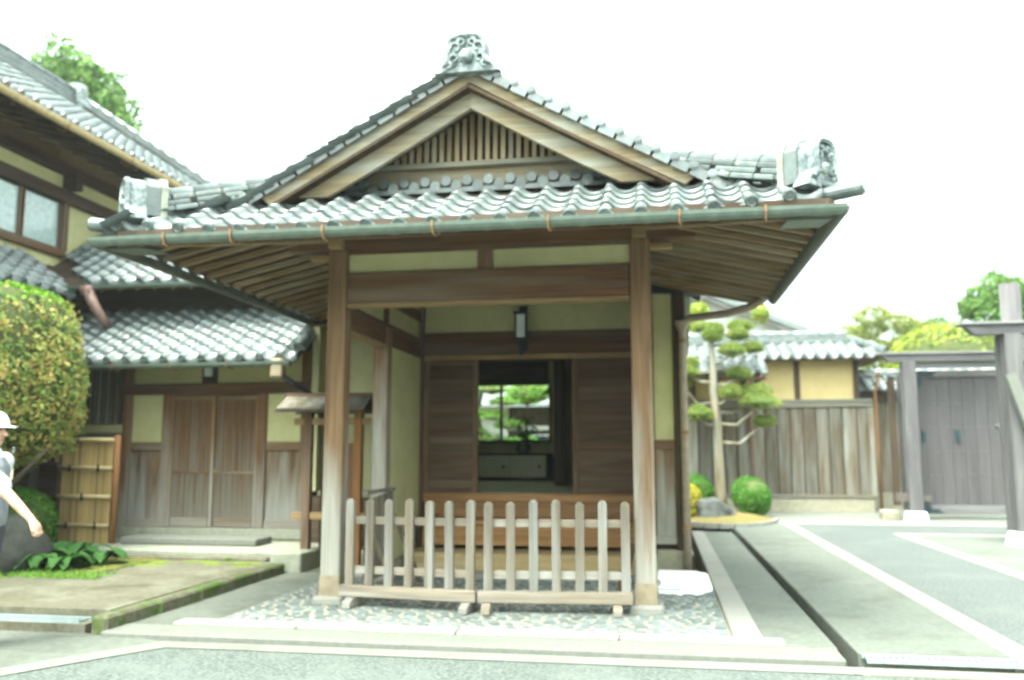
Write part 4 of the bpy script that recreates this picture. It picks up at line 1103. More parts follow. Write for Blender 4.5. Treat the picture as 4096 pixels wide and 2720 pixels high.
# barred window left of the door
for a, b, z0, z1, m in ((-8.9, -8.14, 2.80, 2.9, 'plaster'), (-8.9, -8.14, 1.80, 1.92, 'plaster'), (-8.9, -8.14, 1.52, 1.72, 'plank_x'), (-8.9, -8.14, .38, 1.51, 'dark_x')):
    B('wall_panel', m, A, a, b, YA - .015, YA + .02, z0, z1)
B('wall_rail', 'plank_x', A, -8.9, -8.14, YA - .04, YA + .03, 1.722, 1.798)
w = B('barred_window', 'dark_x', A, -8.9, -8.14, YA + .04, YA + .06, 1.92, 2.8)
me = MB().box(-.016, .016, YA - .06, YA - .03, 1.93, 2.795).mesh('window_bar', 'plank_z')
for i in range(10): link('window_bar', me, w, Matrix.Translation((-8.84 + i * .072, 0, 0)))
for z in (1.93, 2.77): B('window_rail', 'plank_x', w, -8.9, -8.14, YA - .028, YA + .0, z, z + .03)
B('wall_panel', 'dark_x', A, -10, -8.92, YA - .01, YA + .02, .1, 3.2)
for x in (-9.6, -9.1): B('post', 'plank_z', A, x - .06, x + .06, YA - .08, YA - .012, .1, 3.0)
# wall right of the door, behind the small wicket
B('wall_panel', 'dark_z', A, -5.08, -4.78, YA + .25, YA + .3, .0, 3.2)
# roof
AE, AZ, AS = 11.2, 2.80, .62
al = math.hypot(1, AS)
ar = MB().add([(-9.9, AE + .03, AZ - .03), (-4.95, AE + .03, AZ - .03), (-4.95, 12.8, AZ - .03 + AS * 1.57), (-9.9, 12.8, AZ - .03 + AS * 1.57),
               (-9.9, AE + .03, AZ - .06), (-4.95, AE + .03, AZ - .06), (-4.95, 12.8, AZ - .06 + AS * 1.57), (-9.9, 12.8, AZ - .06 + AS * 1.57)],
              [(0, 1, 2, 3), (7, 6, 5, 4), (0, 4, 5, 1), (1, 5, 6, 2), (2, 6, 7, 3), (3, 7, 4, 0)]).build('roof', 'dark_x', A)
tiles(ar, (-9.3, AE, AZ), (1, 0, 0), (0, 1, AS), 15, 8)
ridge(ar, (-4.93, 12.7, AZ + AS * 1.5), (-4.93, AE + .1, AZ + .1), layers=1, w=.2, capr=.07)
x = -9.7
while x < -4.95:
    MB().beam((x, AE + .08, AZ - .09), (x, 12.15, AZ - .09 + AS * .9), .05, .06).build('rafter', 'dark_y', A); x += .34
gutter((-9.6, AE - .06, AZ - .06), (-4.98, AE - .06, AZ - .06), 1, .055).build('gutter', 'gutter', A)
for x in (-7.65, -6.75, -5.9): MB().tube([(x, AE - .12, AZ - .05), (x, AE - .1, AZ - .13), (x, AE + .05, AZ - .14), (x + .03, AE + .2, AZ - .05)], .01, 6).build('gutter_hook', 'rust', A)
MB().box(-5.26, -5.08, AE - .1, AE + .05, AZ - .28, AZ - .02, c=.02).build('gutter_box', 'copper', A)
MB().tube([(-5.1, AE - .02, AZ - .26), (-4.98, AE + .1, AZ - .36), (-4.82, AE + .55, AZ - .55), (-4.72, 11.9, AZ - .6), (-4.72, 11.9, .1)], .04, 8).build('downpipe', 'black', A)
# lamp above the door
t = thing('door_lamp', 'small dark box lamp on the wall above the slatted door', 'lamp', (-6.72, YA - .1, 2.6))
B('housing', 'black', t, -6.82, -6.63, YA - .05, YA - .032, 2.56, 2.95); B('pane', 'lamp_paper', t, -6.78, -6.67, YA - .13, YA - .052, 2.64, 2.86, c=.015)
B('cap', 'black', t, -6.8, -6.65, YA - .14, YA - .052, 2.862, 2.885)

# upper part behind: wall, second roof
t2 = thing('rear_wing', 'tile roofed wing rising behind the one storey side wing', 'house', (-7.4, 13.5, 0))
B('wall', 'dark_x', t2, -10, -5.0, 12.82, 12.95, .2, 4.4)
E2, Z2, S2 = 11.9, 4.1, .65
rr = MB().add([(-9.98, E2 + .03, Z2 - .03), (-5.3, E2 + .03, Z2 - .03), (-5.3, 14.6, Z2 - .03 + S2 * 2.67), (-9.98, 14.6, Z2 - .03 + S2 * 2.67),
               (-9.98, E2 + .03, Z2 - .06), (-5.3, E2 + .03, Z2 - .06), (-5.3, 14.6, Z2 - .06 + S2 * 2.67), (-9.98, 14.6, Z2 - .06 + S2 * 2.67)],
              [(0, 1, 2, 3), (7, 6, 5, 4), (0, 4, 5, 1), (1, 5, 6, 2), (2, 6, 7, 3), (3, 7, 4, 0)]).build('roof', 'dark_x', t2)
def ok2(u, v):
    x = -9.9 + u; d = v / math.hypot(1, S2); return x > -8.95 - d * .95
tiles(rr, (-9.9, E2, Z2), (1, 0, 0), (0, 1, S2), 15, 11, ok2)
x = -8.8
while x < -5.4:
    MB().beam((x, E2 + .06, Z2 - .1), (x, 12.82, Z2 - .1 + S2 * .7), .05, .06).build('rafter', 'rafter_y', t2); x += .3
B('eave_board', 'rafter_x', t2, -8.9, -5.3, E2 + .02, E2 + .05, Z2 - .1, Z2 - .03)
gutter((-9.0, E2 - .05, Z2 - .05), (-5.4, E2 - .05, Z2 - .05), 1, .05).build('gutter', 'gutter', t2)
MB().beam((-8.62, 11.75, 4.03), (-8.6, 11.78, 3.9), .15, .12, up=(0, 1, 0)).tube([(-8.6, 11.78, 3.95), (-8.5, 11.8, 3.75), (-8.42, 11.9, 3.55), (-8.4, 12.05, 3.42)], [.075, .075, .07, .06], 10).build('downpipe', 'pipe_red', t2, True)

# ------------------------------------------------------------------ two storey house at the left
T = thing('two_storey_house', 'two storey house with upstairs windows and deep dark eaves', 'house', (-10.5, 10, 0))
XW = -10.0
B('ground_wall', 'dark_y', T, -10.3, XW, 2.5, 12.1, .0, 4.0)
for y in (7.4, 9.2, 11.0, 11.9): B('post', 'dark_z', T, XW + .002, XW + .1, y - .07, y + .07, .1, 3.9)
B('upper_wall', 'plaster', T, -10.3, XW, 2.5, 15.6, 4.0, 4.8)
B('upper_wall', 'plaster', T, -10.3, XW, 12.98, 15.6, 4.802, 6.4)
B('window_sill', 'wood_y', T, XW - .05, XW + .08, 2.5, 12.95, 4.78, 4.9, c=.01)
B('head_beam', 'dark_y', T, XW - .08, XW + .1, 2.5, 15.6, 5.74, 5.96, c=.01)
for a, b in ((2.5, 9.85), (9.99, 12.85), (13.02, 15.6)): B('plaster_band', 'plaster', T, XW - .1, XW + .02, a, b, 5.962, 6.2)
B('top_beam', 'dark_y', T, XW - .08, XW + .1, 2.5, 15.6, 6.202, 6.42, c=.01)
for y in (4.2, 7.05, 9.92, 12.93): B('post', 'wood_z', T, XW - .04, XW + .07, y - .065, y + .065, 4.9, 5.74, c=.006)
B('bracket', 'dark_z', T, XW + .02, XW + .28, 12.84, 13.02, 5.96, 6.2); 
for a, b in ((4.27, 5.62), (5.66, 6.98), (7.12, 8.46), (8.5, 9.85), (9.99, 10.96), (11.0, 11.92), (11.97, 12.86)):
    p = B('window_pane', 'pale_glass', T, XW - .03, XW - .02, a, b, 4.93, 5.72)
    for y in (a, b - .035): B('window_stile', 'wood_z', p, XW - .018, XW + .02, y, y + .035, 4.902, 5.738)
    B('window_rail', 'wood_y', p, XW - .018, XW + .018, a + .036, b - .036, 4.902, 4.94)
B('window_back', 'dark_y', T, -10.32, -10.31, 2.5, 13, 4.8, 5.8)
# pent roof along its flank
PE, PZ, PS = -8.92, 3.9, .70
pr = MB().add([(PE - .03, 2.5, PZ - .03), (PE - .03, 12.0, PZ - .03), (XW, 12.9, PZ - .03 + PS * 1.05), (XW, 2.5, PZ - .03 + PS * 1.05),
               (PE - .03, 2.5, PZ - .06), (PE - .03, 12.0, PZ - .06), (XW, 12.9, PZ - .06 + PS * 1.05), (XW, 2.5, PZ - .06 + PS * 1.05)],
              [(0, 1, 2, 3), (7, 6, 5, 4), (0, 4, 5, 1), (1, 5, 6, 2), (2, 6, 7, 3), (3, 7, 4, 0)]).build('pent_roof', 'dark_y', T)
tiles(pr, (PE, 4.6, PZ), (0, 1, 0), (-1, 0, PS), 26, 6, lambda u, v: 4.6 + u < 11.85 + v * .8)
for k_ in range(9):
    y = 8.0 + k_ * .45
    MB().beam((PE - .06, y, PZ - .09), (XW + .1, y, PZ - .09 + PS * .9), .05, .06).build('rafter', 'dark_x', T)
# main roof
ME_, MZ, MS = -8.78, 6.5, .69
ml = math.hypot(1, MS)
RX = -12.1; RZ_ = MZ + MS * (ME_ - RX); RYE = 15.7
mr_ = MB().add([(ME_ - .03, 2.5, MZ - .03), (ME_ - .03, RYE + 3.3, MZ - .03), (RX, RYE, RZ_ - .03), (RX, 2.5, RZ_ - .03),
                (ME_ - .03, 2.5, MZ - .07), (ME_ - .03, RYE + 3.3, MZ - .07), (RX, RYE, RZ_ - .07), (RX, 2.5, RZ_ - .07), (RX - 3.3, 2.5, MZ), (RX - 3.3, RYE + 3.3, MZ)],
               [(0, 1, 2, 3), (7, 6, 5, 4), (0, 4, 5, 1), (3, 2, 9, 8), (2, 1, 9)]).build('main_roof', 'dark_y', T)
tiles(mr_, (ME_, 5.0, MZ), (0, 1, 0), (-1, 0, MS), 47, 16, lambda u, v: 5.0 + u < RYE + 3.2 - v / ml)
ridge(mr_, (RX, RYE, RZ_), (RX, 4.5, RZ_), layers=5, w=.26, h=.06, capr=.09, piece=.33)
oni(mr_, (RX, RYE + .05, RZ_ - .05), (.15, 1, 0), .5, .55)
ridge(mr_, (RX + .1, RYE + .1, RZ_ + .02), (ME_ - .3, RYE + 3.1, MZ + .25), layers=3, w=.22, h=.055, capr=.08)
y = 6.5
while y < 17.5:
    MB().beam((ME_ - .08, y, MZ - .12), (XW - .1, y, MZ - .12 + .28 * 1.3), .06, .08).build('rafter', 'dark_x', T); y += .42
B('soffit', 'dark_y', T, XW - .1, ME_ - .06, 2.5, 18.6, MZ - .005, MZ + .0) if False else None
MB().add([(ME_ - .06, 2.5, MZ - .06), (ME_ - .06, 18.8, MZ - .06), (XW - .1, 18.8, MZ + .3), (XW - .1, 2.5, MZ + .3)], [(0, 3, 2, 1)]).build('soffit', 'dark_y', T)
gutter((ME_ + .06, 2.5, MZ - .06), (ME_ + .06, 18.8, MZ - .06), 1, .07).build('gutter', 'gutter_y', T)
for y in (8.0, 9.6, 11.2, 12.8): MB().tube([(ME_ + .13, y, MZ - .05), (ME_ + .1, y, MZ - .16), (ME_ + .0, y + .02, MZ - .2), (ME_ - .1, y + .03, MZ - .14)], .012, 6).build('gutter_hook', 'rust', T)

# ------------------------------------------------------------------ stone platform and step before the slatted door
t = thing('stone_platform', 'long weathered stone platform before the slatted door', 'platform', (-6.2, 11.2, 0))
B('platform_slab', 'step_stone', t, -8.2, -4.9, 10.72, 12.06, .0, .225, c=.02)
B('end_block', 'step_stone', t, -4.895, -4.48, 10.53, 11.9, -.02, .235, c=.015)
B('lower_ledge', 'terrace', t, -8.4, -4.95, 10.555, 10.716, -.05, .165, c=.02)
t = thing('door_step', 'smooth pale stone step under the slatted door', 'step', (-6.4, 11.5, .23))
B('stone', 'concrete_pale', t, -7.45, -5.42, 11.22, 11.72, .228, .325, c=.015); B('edge', 'step_stone', t, -7.40, -5.47, 11.24, 11.70, .205, .226)

# ------------------------------------------------------------------ bamboo sleeve fence
t = thing('bamboo_screen', 'split bamboo screen fence with roped rails beside the slatted door', 'fence', (-8.05, 11.3, .1))
YBm = 11.3
n = 16
for i in range(n):
    x = -8.45 + i * .0495
    MB().tube([(x, YBm, .1), (x, YBm, 1.66 + random.uniform(-.01, .01))], .0255, 7).build('bamboo_slat', 'bamboo', t)
for z in (.47, .87, 1.27, 1.67):
    r_ = MB().tube([(-8.5, YBm - .045, z), (-8.08, YBm - .047, z + .004), (-7.66, YBm - .045, z)], .03, 8).build('bamboo_rail', 'bamboo_x', t, True)
    for x in ((-8.3, -7.85) if z in (.47, 1.27) else (-8.08,) if z == .87 else (-8.2,)):
        mb = MB().tube([(x - .012, YBm - .085, z - .045), (x + .004, YBm - .088, z + .04)], .014, 6); mb.tube([(x + .012, YBm - .085, z - .04), (x - .004, YBm - .088, z + .055)], .013, 6)
        mb.build('rope_tie', 'tie', r_)
MB().tube([(-7.62, YBm, .05), (-7.62, YBm, 1.74)], .045, 10).build('post', 'brown_post', t, True)
MB().tube([(-8.52, YBm, .05), (-8.52, YBm, 1.7)], .04, 10).build('post', 'dark_z', t, True)

# ------------------------------------------------------------------ planting at the left
def shrub(name, label, c, rad, n, size, m, core='core', pw=2.6, aspect=.5, group=None, seed=1, cut=None, jitter=.7, stem=None, top=None):
    t = thing(name, label, 'shrub', (c[0], c[1], c[2] - rad[2]), group)
    d = sphere_dirs(n)
    sup = (np.abs(d) ** pw).sum(1) ** (-1 / pw)
    hf = np.sin(d @ np.array((19., 7., 11.)) + seed) * np.sin(d @ np.array((-8., 21., 13.))) * np.sin(d @ np.array((9., -6., 23.)) + 2)
    g = sup * lump(d, 7, .12, seed) * (1 + .05 * hf) * (1 - RNG.gamma(1.2, .035, n))
    P = np.array(c) + d * g[:, None] * np.array(rad)
    N = d / np.array(rad); N /= np.linalg.norm(N, axis=1)[:, None]
    keep = np.ones(n, bool) if cut is None else cut(P)
    P, N = P[keep], N[keep]
    if top:
        tm = P[:, 2] > top[0] + RNG.normal(0, .08, len(P))
        leaves('fresh_foliage', P[tm], N[tm], size, aspect, top[1], t, jitter); P, N = P[~tm], N[~tm]
    leaves('foliage', P, N, size, aspect, m, t, jitter)
    def fn(v):
        q = (abs(v.x) ** pw + abs(v.y) ** pw + abs(v.z) ** pw) ** (-1 / pw); return q * .9
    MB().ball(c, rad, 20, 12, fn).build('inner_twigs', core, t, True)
    return t
sh = shrub('clipped_shrub', 'large clipped shrub with orange tinged leaves at the left edge', (-8.74, 9.5, 2.58), (1.32, 1.35, 1.16), 24000, .07, 'azalea', pw=4.2, seed=4, top=(3.42, 'azalea_top'))
mb = MB()
for k_ in range(6):
    a = k_ * 1.05; mb.tube([(-8.3, 9.6, .1), (-8.3 + .15 * math.cos(a), 9.6 + .15 * math.sin(a), .9), (-8.3 + .9 * math.cos(a), 9.6 + .8 * math.sin(a), 1.55)], [.04, .03, .02], 7)
mb.build('stem', 'bark_dark', sh, True)
shrub('moss_bush', 'low dark green rounded bush under the large clipped shrub', (-8.3, 10.3, .55), (.42, .4, .48), 3500, .045, 'bush', seed=9)
# boulder
t = thing('boulder', 'big grey mossy boulder at the left edge', 'boulder', (-7.75, 9.15, .1))
def bf(v): return 1 + .10 * math.sin(3 * v.x + 1) + .08 * math.sin(5 * v.y + v.z * 3) + .05 * math.sin(9 * v.x + 4 * v.z)
MB().ball((-7.75, 9.2, .33), (.72, .5, .42), 22, 14, bf).build('stone', 'boulder', t, True)
MB().ball((-8.3, 9.1, .25), (.4, .4, .34), 14, 10, bf).build('moss_cap', 'moss', t, True)
# leafy ground plants
def leafplant(label, c, n, r):
    t = thing('leafy_plant', label, 'plant', c, 'leafy plants beside the boulder')
    mb_all = []
    for i in range(n):
        a = random.uniform(0, 6.283); L = r * random.uniform(.7, 1.25); w = L * .26; up = random.uniform(.7, 1.5)
        ex = Vector((math.cos(a), math.sin(a), 0)); sd = Vector((-math.sin(a), math.cos(a), 0)); o = Vector(c) + ex * .02
        vs = []; N = 6
        for k_ in range(N + 1):
            s_ = k_ / N; p = o + ex * (L * s_) + Vector((0, 0, 1)) * (L * (1.5 * up * s_ - 1.5 * s_ * s_ * up * .95) + .02)
            ww = w * math.sin(math.pi * (.08 + .92 * s_)) ** .8 if k_ < N else .002
            vs += [p - sd * ww + Vector((0, 0, .012)), p, p + sd * ww + Vector((0, 0, .012))]
        fs = []
        for k_ in range(N):
            for q in (0, 1): fs.append((k_ * 3 + q, k_ * 3 + q + 1, k_ * 3 + q + 4, k_ * 3 + q + 3))
        MB().add(vs, fs).build('leaf', 'hosta', t, True)
for lab, c, n, r in (('leafy plant nearest the boulder', (-7.22, 9.3, .12), 22, .32), ('leafy plant in front of the bamboo screen', (-7.25, 10.1, .12), 24, .36),
                     ('leafy plant with yellow tinged leaves at the front of the bed', (-6.92, 9.32, .12), 20, .28), ('leafy plant next to the stone platform', (-6.85, 9.95, .12), 20, .28),
                     ('leafy plant spilling over the front corner of the bed', (-7.0, 9.62, .12), 20, .26), ('small leafy plant tucked against the boulder', (-7.35, 9.5, .12), 18, .28),
                     ('leafy plant between the boulder and the bamboo screen', (-7.5, 9.75, .14), 22, .34)):
    leafplant(lab, c, n, r)
P = np.column_stack([RNG.uniform(-9.5, -6.1, 2600), 8.75 + RNG.gamma(1.5, .14, 2600), np.full(2600, .125)])
tag(needles('grass', P, np.tile((0, 0, 1), (2600, 1)), .06, .012, 'grass'), 'short bright grass and moss edging the plant bed', 'grass', kind='stuff')

# ------------------------------------------------------------------ walking person at the left edge
def capsule_mesh(chains, voxel, smooth_it=6):
    mb = MB()
    for pts, rads in chains:
        mb.tube(pts, rads, 12)
        for p, r_ in zip(pts, rads): mb.ball(p, (r_, r_, r_), 12, 8)
    o = mb.build('tmp', 'skin')
    md = o.modifiers.new('r', 'REMESH'); md.mode = 'VOXEL'; md.voxel_size = voxel; md.use_smooth_shade = True
    sm = o.modifiers.new('s', 'SMOOTH'); sm.factor = .5; sm.iterations = smooth_it
    dg = bpy.context.evaluated_depsgraph_get(); me = bpy.data.meshes.new_from_object(o.evaluated_get(dg))
    bpy.data.objects.remove(o)
    me.polygons.foreach_set('use_smooth', [True] * len(me.polygons))
    return me
px, py, pz = -5.37, 6.25, -.04
def pp(x, y, z): return Vector((px + x * 1.04, py + y * 1.04, pz + z * 1.04))
# walks towards +X; near (right) arm swings forward
headc = pp(.05, 0, 1.66)
body = [([pp(0, 0, .98), pp(.0, 0, 1.12), pp(.0, 0, 1.32), pp(.0, 0, 1.43)], [.15, .14, .155, .11]),
        ([pp(.01, 0, 1.43), pp(.03, 0, 1.55)], [.065, .06]),
        ([pp(.03, 0, 1.69), pp(.04, 0, 1.64), pp(.055, 0, 1.585)], [.098, .094, .07]),
        ([pp(.135, 0, 1.635), pp(.152, 0, 1.615)], [.013, .017]),
        ([pp(.035, -.1, 1.655), pp(.035, -.1, 1.625)], [.022, .017]), ([pp(.035, .1, 1.655), pp(.035, .1, 1.625)], [.022, .017]),
        ([pp(.04, -.19, 1.40), pp(.345, -.22, 1.205), pp(.46, -.2, 1.09), pp(.565, -.175, .98)], [.062, .046, .040, .029]),
        ([pp(.0, .19, 1.40), pp(-.13, .23, 1.14), pp(-.12, .2, .88)], [.062, .046, .029]), ([pp(-.12, .2, .88), pp(-.1, .19, .80)], [.03, .036]),
        ([pp(0, -.09, .98), pp(.02, -.09, .54), pp(-.3, -.09, .2)], [.095, .062, .043]), ([pp(0, .09, .98), pp(-.02, .09, .5), pp(-.12, .09, .11)], [.095, .062, .043]),
        ([pp(-.33, -.09, .17), pp(-.2, -.09, .05)], [.045, .035]), ([pp(-.14, .09, .09), pp(.03, .09, .05)], [.045, .035])]
# near hand: palm, four curled fingers, thumb from the side of the palm
w0 = pp(.565, -.175, .98); dirh = (pp(.62, -.16, .89) - w0).normalized(); sideh = dirh.cross(Vector((0, 1, 0))).normalized()
lat = Vector((0, 1, 0)); palm = w0 + dirh * .055
body.append(([w0, palm - lat * .014, palm + dirh * .02 - lat * .01], [.028, .031, .028])); body.append(([w0, palm + lat * .018, palm + dirh * .02 + lat * .018], [.026, .029, .026]))
curl = Vector((-.75, 0, -.3)).normalized()
for i, ln in enumerate((.9, 1.0, .95, .78)):
    b0 = palm + dirh * .035 + lat * (-.03 + i * .02)
    k1 = b0 + dirh * .034 * ln; k2 = k1 + (dirh * .3 + curl).normalized() * .024 * ln; k3 = k2 + (curl - dirh * .5).normalized() * .02 * ln
    body.append(([b0, k1, k2, k3], [.0105, .0098, .009, .008]))
body.append(([palm - lat * .028, palm - lat * .042 + dirh * .03 + curl * .012, palm - lat * .030 + dirh * .05 + curl * .03], [.0125, .011, .009]))
per = link('person', capsule_mesh(body, .0075, 4)); tag(per, 'person walking in white cap, grey vest and white sleeves', 'person')
shirt = [([pp(0, 0, 1.0), pp(.0, 0, 1.15), pp(.0, 0, 1.32), pp(.0, 0, 1.43)], [.172, .162, .175, .125]),
         ([pp(.03, -.17, 1.405), pp(.14, -.205, 1.335), pp(.315, -.222, 1.228)], [.09, .088, .086]), ([pp(.0, .17, 1.405), pp(-.06, .21, 1.3), pp(-.11, .23, 1.18)], [.085, .078, .08])]
s_ = link('shirt', capsule_mesh(shirt, .012), per); s_.data.materials.clear(); s_.data.materials.append(M['cloth_white'])
vest = [([pp(0, 0, .98), pp(.0, 0, 1.15), pp(.0, 0, 1.32), pp(.0, 0, 1.40)], [.18, .17, .178, .125]), ([pp(0, -.04, 1.02), pp(0, -.04, 1.3)], [.15, .12]), ([pp(0, .05, 1.02), pp(0, .05, 1.34)], [.15, .13])]
s_ = link('vest', capsule_mesh(vest, .012), per); s_.data.materials.clear(); s_.data.materials.append(M['cloth_grey'])
trs = [([pp(0, 0, 1.02), pp(0, 0, .9)], [.175, .165]), ([pp(0, -.09, .95), pp(.02, -.09, .54), pp(-.29, -.09, .22)], [.115, .085, .07]), ([pp(0, .09, .95), pp(-.02, .09, .5), pp(-.11, .09, .13)], [.115, .085, .07])]
s_ = link('trousers', capsule_mesh(trs, .014), per); s_.data.materials.clear(); s_.data.materials.append(M['cloth_dark'])
mb = MB(); vs = []
for i in range(9):
    ph = (math.pi / 2) * i / 8
    for k_ in range(20):
        a = 2 * math.pi * k_ / 20; vs.append(pp(.035, 0, 1.695) + Vector((.118 * math.cos(a) * math.cos(ph), .112 * math.sin(a) * math.cos(ph), .115 * math.sin(ph))))
fs = [(i * 20 + k_, i * 20 + (k_ + 1) % 20, (i + 1) * 20 + (k_ + 1) % 20, (i + 1) * 20 + k_) for i in range(8) for k_ in range(20)]
mb.add(vs, fs)
vs = []
for k_ in range(11):
    a = -1.15 + 2.3 * k_ / 10; vs += [pp(.035, 0, 1.692) + Vector((.116 * math.cos(a), .11 * math.sin(a), 0)), pp(.035, 0, 1.672) + Vector((.116 * math.cos(a) + .085 * math.cos(a) ** .6, .112 * math.sin(a), 0))]
mb.add(vs, [(2 * i, 2 * i + 1, 2 * i + 3, 2 * i + 2) for i in range(10)])
mb.build('cap', 'cloth_white', per, True)
MB().ball(pp(.005, 0, 1.635), (.1, .104, .085), 14, 8, lambda v: 1.0 if v.x < .35 else .7).build('hair', 'black', per, True)
for sy in (-1, 1):
    MB().ball(pp(.125, sy * .034, 1.655), (.012, .014, .009), 8, 6).build('eye', 'black', per, True)
MB().tube([pp(.118, -.025, 1.575), pp(.128, 0, 1.573), pp(.118, .025, 1.575)], .006, 6).build('mouth', 'pipe_red', per, True)

# ------------------------------------------------------------------ ochre walled outbuilding at the right rear
W = thing('outbuilding', 'ochre plaster outbuilding with weathered plank skirting and tile roof', 'house', (3.0, 23.4, 0))
YW = 23.2
B('foundation', 'base_stone', W, -.4, 5.3, YW - .1, YW + .3, -.02, .34, c=.02)
B('foot_rail', 'plank_x', W, -.4, 5.36, YW - .12, YW + .0, .345, .43, c=.01)
x = -.35; i = 0
while x < 5.25:
    w_ = .335 + random.uniform(-.02, .02)
    MB().box(x + .018, min(x + w_, 5.3) - .018, YW - .055 + random.uniform(-.008, .008), YW - .02, .432, 2.64).build('plank', 'plank_z', W); x += w_; i += 1
B('plank_backing', 'dark_x', W, -.4, 5.3, YW - .018, YW + .0, .4, 2.66)
B('cap_rail', 'plank_x', W, -.4, 5.36, YW - .10, YW + .0, 2.645, 2.77, c=.01)
B('ledge', 'concrete_pale', W, -.4, 5.34, YW - .12, YW + .02, 2.772, 2.84)
B('corner_post', 'plank_z', W, 5.24, 5.36, YW - .09, YW - .02, .43, 2.64)
xs = [-.4, .9, 2.2, 3.55, 5.0]
for a, b in zip(xs[:-1], xs[1:]): B('plaster_panel', 'plaster_y', W, a + .07, b - .07, YW - .02, YW + .1, 2.842, 3.85)
for x in xs: B('post', 'dark_z', W, x - .068, x + .068, YW - .06, YW + .1, 2.842, 3.9)
B('eave_beam', 'rust', W, -.4, 5.6, YW - .55, YW - .47, 3.80, 3.9)
r1 = MB().add([(-.5, YW - .62, 3.88), (5.65, YW - .62, 3.88), (5.65, YW + .85, 4.4), (-.5, YW + .85, 4.4), (-.5, YW + 2.2, 3.9), (5.65, YW + 2.2, 3.9),
               (-.5, YW - .62, 3.83), (5.65, YW - .62, 3.83), (5.65, YW + 2.2, 3.85), (-.5, YW + 2.2, 3.85)], [(0, 1, 2, 3), (3, 2, 5, 4), (0, 6, 7, 1), (6, 9, 8, 7), (1, 7, 8, 5, 2)]).build('roof', 'dark_x', W)
tiles(r1, (-.5, YW - .66, 3.88), (1, 0, 0), (0, 1, .36), 21, 7)
ridge(r1, (-.5, YW + .82, 4.40), (5.0, YW + .82, 4.40), layers=3, w=.30, h=.085, capr=.09, piece=.35)
ridge(r1, (5.1, YW + .75, 4.44), (5.66, YW - .5, 3.98), layers=1, w=.2, capr=.08)
# lower pent roof at its left end
r2 = MB().add([(-.3, 21.5, 3.4), (2.62, 21.5, 3.4), (2.62, YW - .1, 4.1), (-.3, YW - .1, 4.1), (-.3, 21.5, 3.35), (2.62, 21.5, 3.35), (2.62, YW - .1, 4.05), (-.3, YW - .1, 4.05)],
              [(0, 1, 2, 3), (7, 6, 5, 4), (0, 4, 5, 1), (1, 5, 6, 2), (2, 6, 7, 3), (3, 7, 4, 0)]).build('pent_roof', 'dark_x', W)
tiles(r2, (-.3, 21.45, 3.42), (1, 0, 0), (0, 1, .42), 10, 8)
B('pent_beam', 'rafter_x', W, -.3, 2.6, 21.6, 21.7, 3.24, 3.34)
for x in (.4, 1.5, 2.5): MB().beam((x, 21.55, 3.3), (x, YW - .03, 3.3), .07, .07).build('pent_bracket', 'dark_y', W)
MB().tube([(2.36, YW - .16, .3), (2.36, YW - .16, 3.2), (2.4, YW - .4, 3.5), (2.45, 21.5, 3.3)], .04, 8).build('downpipe', 'pipe_red', W, True)
MB().tube([(5.44, YW - .14, .1), (5.42, YW - .14, 1.6), (5.42, YW - .14, 3.0), (5.5, YW - .3, 3.5)], [.035, .035, .035, .035], 8).build('downpipe', 'brown_post', W, True)
# boundary wall between outbuilding and gate
W2 = thing('boundary_wall', 'old plank boundary wall with mossy tile coping behind the gate post', 'wall', (6.4, 25, 0))
x = 5.3
while x < 9.5:
    B('plank', 'plank_z', W2, x + .006, x + .394, 24.95, 25.0, .42, 2.85); x += .4
B('foot', 'base_stone', W2, 5.3, 9.5, 24.9, 25.1, 0, .415)
B('top_rail', 'dark_x', W2, 5.3, 9.5, 24.9, 25.1, 2.852, 3.12)
rw = MB().add([(5.2, 24.45, 3.15), (9.6, 24.45, 3.15), (9.6, 25.0, 3.5), (5.2, 25.0, 3.5), (9.6, 25.6, 3.1), (5.2, 25.6, 3.1)], [(0, 1, 2, 3), (3, 2, 4, 5)]).build('coping', 'dark_x', W2)
tiles(rw, (5.2, 24.4, 3.17), (1, 0, 0), (0, 1, .63), 15, 3)
ridge(rw, (5.2, 25.0, 3.55), (9.6, 25.0, 3.55), layers=2, w=.24, h=.06, capr=.09, piece=.35)

# ------------------------------------------------------------------ gate at the right
G = thing('wooden_gate', 'tall grey brown timber gate with open plank leaf', 'gate', (5.7, 18, 0))
# far frame
gy = 20.6
B('post', 'gate_z', G, 5.42, 5.70, gy - .14, gy + .14, .2, 3.52, c=.012)
MB().prism([(-.22, -.02), (.22, -.02), (.17, .2), (-.17, .2)], (5.56, gy - .19, 0), (1, 0, 0), (0, 0, 1), (0, 1, 0), .38).build('base_stone', 'white_stone', G)
def capbeam(x0, x1, y, z):
    MB().prism([(x0, z + .16), (x0 + .16, z), (x1, z), (x1, z + .16)], (0, y - .12, 0), (1, 0, 0), (0, 0, 1), (0, 1, 0), .24).build('cap_beam', 'gate_x', G)
    B('cap_plank', 'cap_x', G, x0 - .09, x1, y - .2, y + .2, z + .162, z + .20, c=.006)
capbeam(4.98, 8.4, gy, 3.52)
B('cross_rail', 'gate_x', G, 5.702, 8.4, gy - .02, gy + .08, 3.37, 3.50)
B('rear_post', 'gate_z', G, 5.5, 5.66, gy + .62, gy + .78, .2, 3.3)
for z in (.62, 1.6, 2.6): B('side_rail', 'gate_y', G, 5.53, 5.60, gy + .142, gy + .618, z, z + .14)
B('ground_rail', 'gate_y', G, 5.16, 5.418, gy - .06, gy + .08, .42, .6)
B('ground_rail', 'gate_y', G, 5.702, 5.9, gy - .05, gy + .06, .42, .56)
B('wing_board', 'dark_z', G, 5.24, 5.40, gy + .5, gy + .56, .3, 3.2)
B('base_stone', 'base_stone', G, 4.92, 5.3, gy + .2, gy + .6, -.02, .2, c=.03)
